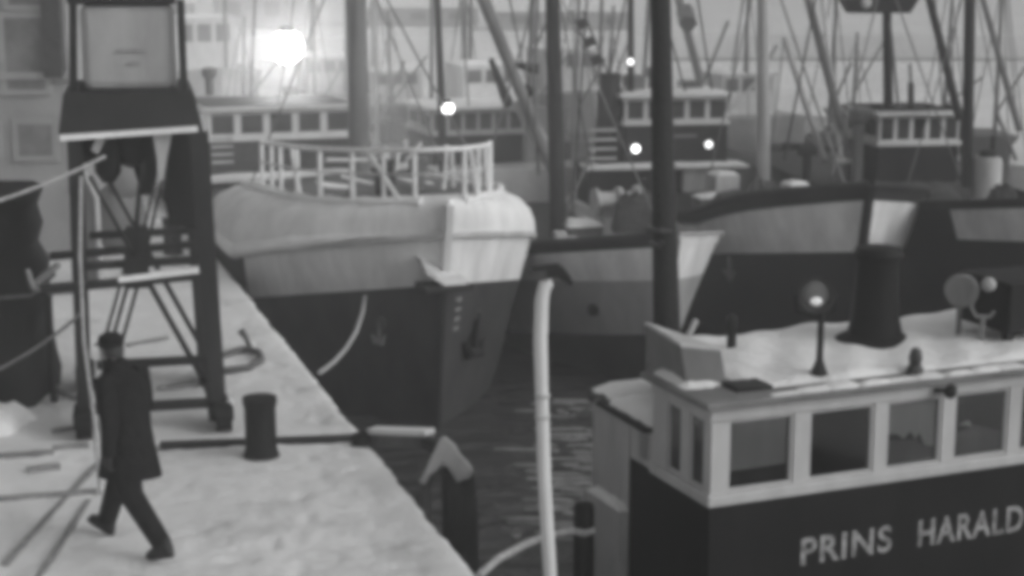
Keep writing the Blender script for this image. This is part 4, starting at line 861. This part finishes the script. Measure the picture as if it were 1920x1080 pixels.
for k, (px, Y, tp) in enumerate(((455, 60, 30), (590, 57, -60), (705, 52, -60), (735, 62, 20), (870, 58, -60), (1000, 60, -60), (1075, 55, -60), (1140, 66, 10), (1395, 62, -60), (1555, 58, -60), (1600, 66, 60), (1770, 60, -60), (1868, 57, -60))):
    p = onz(px, 330 if Y < 58 else 300, -2); p = Vector((atY(px, 200, Y).x, Y, -2)); tz = atY(px, tp, Y).z
    o = thing('mast_boat', 'faint slim-masted sailing boat in the haze, ' + ('behind the floodlight cable', 'under the floodlight', 'by the thick grey mast', 'beside the far block', 'behind the round lamp', 'behind the slanting boom', 'behind the ragged lattice boom', 'beyond the funnel', 'beyond the pale mast', 'between the pale booms', 'beyond the leaning spar', 'above the tall wheelhouse', 'beyond the white funnel')[k], 'boat', p, 0, 'slim-masted boats in the haze')
    b = MB(); b.loft([[(p.x - .05, Y - 2, -1.0), (p.x + .05, Y - 2, -1.0), (p.x, Y - 1.8, -2.3)], [(p.x - .9, Y, -1.2), (p.x + .9, Y, -1.2), (p.x, Y, -2.4)], [(p.x - .7, Y + 3, -1.2), (p.x + .7, Y + 3, -1.2), (p.x, Y + 3, -2.3)]]); b.build('hull', 'fardark', o)
    MB().tube([(p.x, Y, -1.3), (p.x + ri.uniform(-.2, .2), Y, tz)], [.085, .05], 6).build('mast', 'fardark', o)
    b = MB(); b.tube([(p.x - .1, Y - 1.9, -1), (p.x, Y, tz - .3)], .022, 4); b.tube([(p.x + .85, Y, -1.2), (p.x, Y, tz - .4)], .022, 4); b.tube([(p.x - .85, Y, -1.2), (p.x, Y, tz - .4)], .022, 4); b.build('rigging', 'fardark', o)
    b = MB(); b.tube([(p.x, Y, -.4), (p.x + ri.uniform(.8, 1.8), Y + 1, ri.uniform(.5, 2))], .05, 5); b.build('boom', 'fardark', o)
# signal lamp pole over the wheelhouse in the middle
b0 = atY(840, 203, 33.5)
sl = thing('lamp_post', 'small round lit lamp on a slim dark mast between the two wheelhouses', 'lamp', (b0.x, 33.7, -2))
MB().tube([(b0.x - .08, 33.8, -2.2), atY(828, 200, 33.8), atY(813, -150, 33.8)], [.1, .085, .06], 8).build('pole', 'dark', sl, smooth=60)
MB().ball(b0, .125, n=14).build('globe', 'lit', sl, smooth=80)
b = MB(); b.lathe(b0 + Vector((0, .02, .1)), [(.1, 0), (.07, .06), (.02, .1)], 10); b.build('hood', 'dark', sl)

# ------------------------------------------------------------------ walking man
HEAD = math.atan2(.35, -.47)
mo_ = Vector((-3.05, 12.47, 0))
mr = thing('person', 'person in a long dark coat and cap walking across the snowy quay', 'person', mo_, HEAD)
PF = Frame(mo_, HEAD)
J = {}
def skin_mesh(chains, sub=2):
    """chains: list of lists of (point, radius); chains meeting at the same point share the vertex"""
    vs = []; rs = []; es = []; idx = {}
    for ch in chains:
        prev = None
        for p, r in ch:
            k = tuple(round(c_, 4) for c_ in p)
            if k not in idx: idx[k] = len(vs); vs.append(p); rs.append(r)
            if prev is not None: es.append((prev, idx[k]))
            prev = idx[k]
    me = bpy.data.meshes.new('tmp'); me.from_pydata(vs, es, []); o = bpy.data.objects.new('tmp', me); COL.objects.link(o)
    sk = o.modifiers.new('skin', 'SKIN'); 
    for i, r in enumerate(rs):
        v = me.skin_vertices[0].data[i]; v.radius = (r, r); v.use_root = (i == 0)
    sk.use_smooth_shade = True
    ss = o.modifiers.new('sub', 'SUBSURF'); ss.levels = ss.render_levels = sub
    bpy.context.view_layer.update()
    m2 = bpy.data.meshes.new_from_object(o.evaluated_get(bpy.context.evaluated_depsgraph_get()))
    out = ([v.co.copy() for v in m2.vertices], [tuple(p.vertices) for p in m2.polygons])
    bpy.data.objects.remove(o); return out
def fuse(o, vox):
    md = o.modifiers.new('remesh', 'REMESH'); md.mode = 'VOXEL'; md.voxel_size = vox; md.use_smooth_shade = True
    bpy.context.view_layer.update()
    me = bpy.data.meshes.new_from_object(o.evaluated_get(bpy.context.evaluated_depsgraph_get())); o.modifiers.clear(); o.data = me
    bm = bmesh.new(); bm.from_mesh(me); left = set(bm.verts); isl = []
    while left:
        st = [left.pop()]; cur = []
        while st:
            v = st.pop(); cur.append(v)
            for e_ in v.link_edges:
                w_ = e_.other_vert(v)
                if w_ in left: left.discard(w_); st.append(w_)
        isl.append(cur)
    isl.sort(key=len)
    for cur in isl[:-1]: bmesh.ops.delete(bm, geom=cur, context='VERTS')
    bm.to_mesh(me); bm.free()
pel = (0, 0, .93)
ank = {-1: (.44, -.09, .12), 1: (-.45, .09, .15)}; knee = {-1: (.27, -.09, .50), 1: (-.12, .10, .49)}
wri = {1: (-.06, .27, .86), -1: (.30, -.21, .90)}; elb = {1: (-.10, .27, 1.12), -1: (.10, -.26, 1.12)}
chains = [[(pel, .13), ((.03, 0, 1.12), .12), ((.07, 0, 1.36), .14), ((.12, 0, 1.49), .055), ((.15, 0, 1.56), .055)]]
for s_ in (-1, 1):
    chains.append([(pel, .13), ((0, s_ * .10, .86), .095), (knee[s_], .062), (ank[s_], .042), ((ank[s_][0] + (.12), ank[s_][1], ank[s_][2] - (.05 if s_ > 0 else .02)), .035), ((ank[s_][0] + .2, ank[s_][1], ank[s_][2] - (.08 if s_ > 0 else -.01)), .026)])
    chains.append([((.07, 0, 1.36), .14), ((.06, s_ * .19, 1.39), .06), (elb[s_], .043), (wri[s_], .03)])
V, Fc = skin_mesh(chains)
body = MB(PF); k = body.add(V); body.f += [tuple(k + i for i in f) for f in Fc]
hc = Vector((.19, 0, 1.635))
hd = MB(PF)
hd.ball(hc, .098, .075, .112, 20); hd.ball(hc + Vector((.03, 0, -.065)), .07, .058, .055, 14)
hd.loft([[hc + Vector((.085, -.008, .02)), hc + Vector((.085, .008, .02)), hc + Vector((.09, 0, .03))], [hc + Vector((.10, -.018, -.03)), hc + Vector((.10, .018, -.03)), hc + Vector((.118, 0, -.02))]])
for s_ in (-1, 1):
    hd.ball(hc + Vector((-.005, s_ * .076, -.01)), .02, .012, .03, 8)
hd.ball(hc + Vector((.088, 0, -.062)), .012, .024, .008, 8)
for i, v in enumerate(hd.v): pass
k = len(body.v); body.v += hd.v; body.f += [tuple(k + i for i in f) for f in hd.f]
for s_ in (-1, 1):                                            # hands: palm and five curled fingers
    gl = MB(PF); wv = Vector(wri[s_]); dv = (wv - Vector(elb[s_])).normalized(); fw = Vector((1, 0, 0)) - dv * dv.x; fw.normalize(); sd = dv.cross(fw)
    pal = MB(PF); pal.loft([[wv + dv * a + fw * (wd_ * e) + sd * (th_ * g) for e, g in ((-1, -1), (1, -1), (1, 1), (-1, 1))] for a, wd_, th_ in ((-.02, .026, .02), (.03, .038, .016), (.085, .042, .014))])
    k = len(gl.v); gl.v += pal.v; gl.f += [tuple(k + i for i in f) for f in pal.f]
    inn = sd * (-1 if (sd.y * s_) > 0 else 1)
    for q_, (off, ln) in enumerate(((.033, .07), (.011, .08), (-.011, .074), (-.033, .058))):
        p0 = wv + dv * .08 + fw * off; p1 = p0 + dv * ln * .45 + inn * .006; p2 = p1 + dv * ln * .3 + inn * .018; p3 = p2 + dv * ln * .12 + inn * .022
        fb = MB(PF).tube([p0, p1, p2, p3], [.0095, .009, .008, .006], 8); k = len(gl.v); gl.v += fb.v; gl.f += [tuple(k + i for i in f) for f in fb.f]
    p0 = wv + dv * .03 + fw * .036; fb = MB(PF).tube([p0, p0 + fw * .022 + dv * .03 + inn * .012, p0 + fw * .026 + dv * .06 + inn * .02], [.012, .0105, .008], 8); k = len(gl.v); gl.v += fb.v; gl.f += [tuple(k + i for i in f) for f in fb.f]
    go = gl.build('glove', 'leather', mr); fuse(go, .0045)
bo_ = body.build('body', 'skin', mr)
fuse(bo_, .007)
def ering(z, cx, rx, ry, n=20, cy=0, wob=0, sd=0):
    return [(cx + rx * math.cos(a) * (1 + wob * math.sin(a * 5 + sd)), cy + ry * math.sin(a) * (1 + wob * math.sin(a * 5 + sd)), z) for a in [2 * math.pi * i / n for i in range(n)]]
coat = MB(PF)
coat.loft([ering(*r, wob=w_, sd=i * .4) for i, (r, w_) in enumerate((((1.50, .115, .065, .07), 0), ((1.47, .10, .10, .12), 0), ((1.42, .075, .135, .20), 0), ((1.32, .06, .155, .235), .01), ((1.15, .035, .155, .22), .015), ((1.02, .015, .155, .205), .02), ((.90, .005, .175, .215), .03), ((.76, 0, .215, .235), .05), ((.63, -.01, .245, .25), .07), ((.625, -.01, .225, .23), .07)))])
for s_ in (-1, 1):
    e, w2 = Vector(elb[s_]), Vector(wri[s_]); sh_ = Vector((.06, s_ * .185, 1.41))
    coat.tube([sh_ - Vector((0, s_ * .06, 0)), sh_, sh_.lerp(e, .5), e, e.lerp(w2, .5), w2 + (w2 - e).normalized() * .0], [.075, .085, .08, .072, .064, .058], 14)
coat.build('coat', 'cloth', mr, smooth=70)
col_ = MB(PF).loft([ering(1.46, .10, .10, .115), ering(1.55, .13, .088, .092), ering(1.55, .13, .075, .08), ering(1.46, .10, .085, .10)]); col_.build('collar', 'cloth', mr, smooth=60)
tr = MB(PF)
for s_ in (-1, 1):
    h_ = Vector((0, s_ * .10, .88)); kn = Vector(knee[s_]); an = Vector(ank[s_])
    tr.tube([h_, h_.lerp(kn, .5), kn, kn.lerp(an, .5), an + Vector((0, 0, .0))], [.125, .115, .095, .085, .078], 14)
tr.build('trousers', 'trouser', mr, smooth=70)
for s_ in (-1, 1):
    a = Vector(ank[s_]); pit = -.30 if s_ > 0 else .22
    def bp_(x, y, z): return (a.x + x * math.cos(pit) - z * math.sin(pit), a.y + y, a.z + x * math.sin(pit) + z * math.cos(pit))
    bt = MB(PF); bt.loft([[bp_(x, w_ * math.cos(t_), -.105 + hh * (.5 + .5 * math.sin(t_)) if math.sin(t_) > -.6 else -.105) for t_ in [2 * math.pi * i / 12 for i in range(12)]] for x, w_, hh in ((-.085, .025, .07), (-.07, .04, .16), (0, .048, .20), (.06, .05, .14), (.13, .055, .10), (.19, .045, .075), (.215, .02, .05))])
    bt.build('boot', 'leather', mr, smooth=60)
cap = MB(PF)
cap.loft([ering(1.645, .17, .108, .088), ering(1.69, .17, .115, .098), ering(1.735, .165, .105, .09), ering(1.762, .16, .06, .055), ering(1.77, .16, .01, .01)])
cap.loft([[(hc.x + .07, -.06, 1.655), (hc.x + .155, -.03, 1.64), (hc.x + .155, .03, 1.64), (hc.x + .07, .06, 1.655)], [(hc.x + .07, -.06, 1.668), (hc.x + .155, -.03, 1.65), (hc.x + .155, .03, 1.65), (hc.x + .07, .06, 1.668)]])
cap.build('cap', 'cloth', mr, smooth=60)
MB(PF).loft([ering(1.57, .13, .07, .066), ering(1.62, .145, .092, .081), ering(1.665, .16, .10, .084)]).build('hair', 'hair', mr, smooth=60)

# ------------------------------------------------------------------ haze
hm = bpy.data.materials.new('haze'); hm.use_nodes = True; t = hm.node_tree; t.nodes.clear()
ov = t.nodes.new('ShaderNodeOutputMaterial'); pv = t.nodes.new('ShaderNodeVolumePrincipled'); pv.inputs['Color'].default_value = (.9, .9, .9, 1); pv.inputs['Density'].default_value = .0055; pv.inputs['Anisotropy'].default_value = .65
t.links.new(pv.outputs[0], ov.inputs['Volume'])
hz = MB().box(-910, 910, -130, 1510, -7, 80).build('haze', hm); struct(hz, 'stuff')
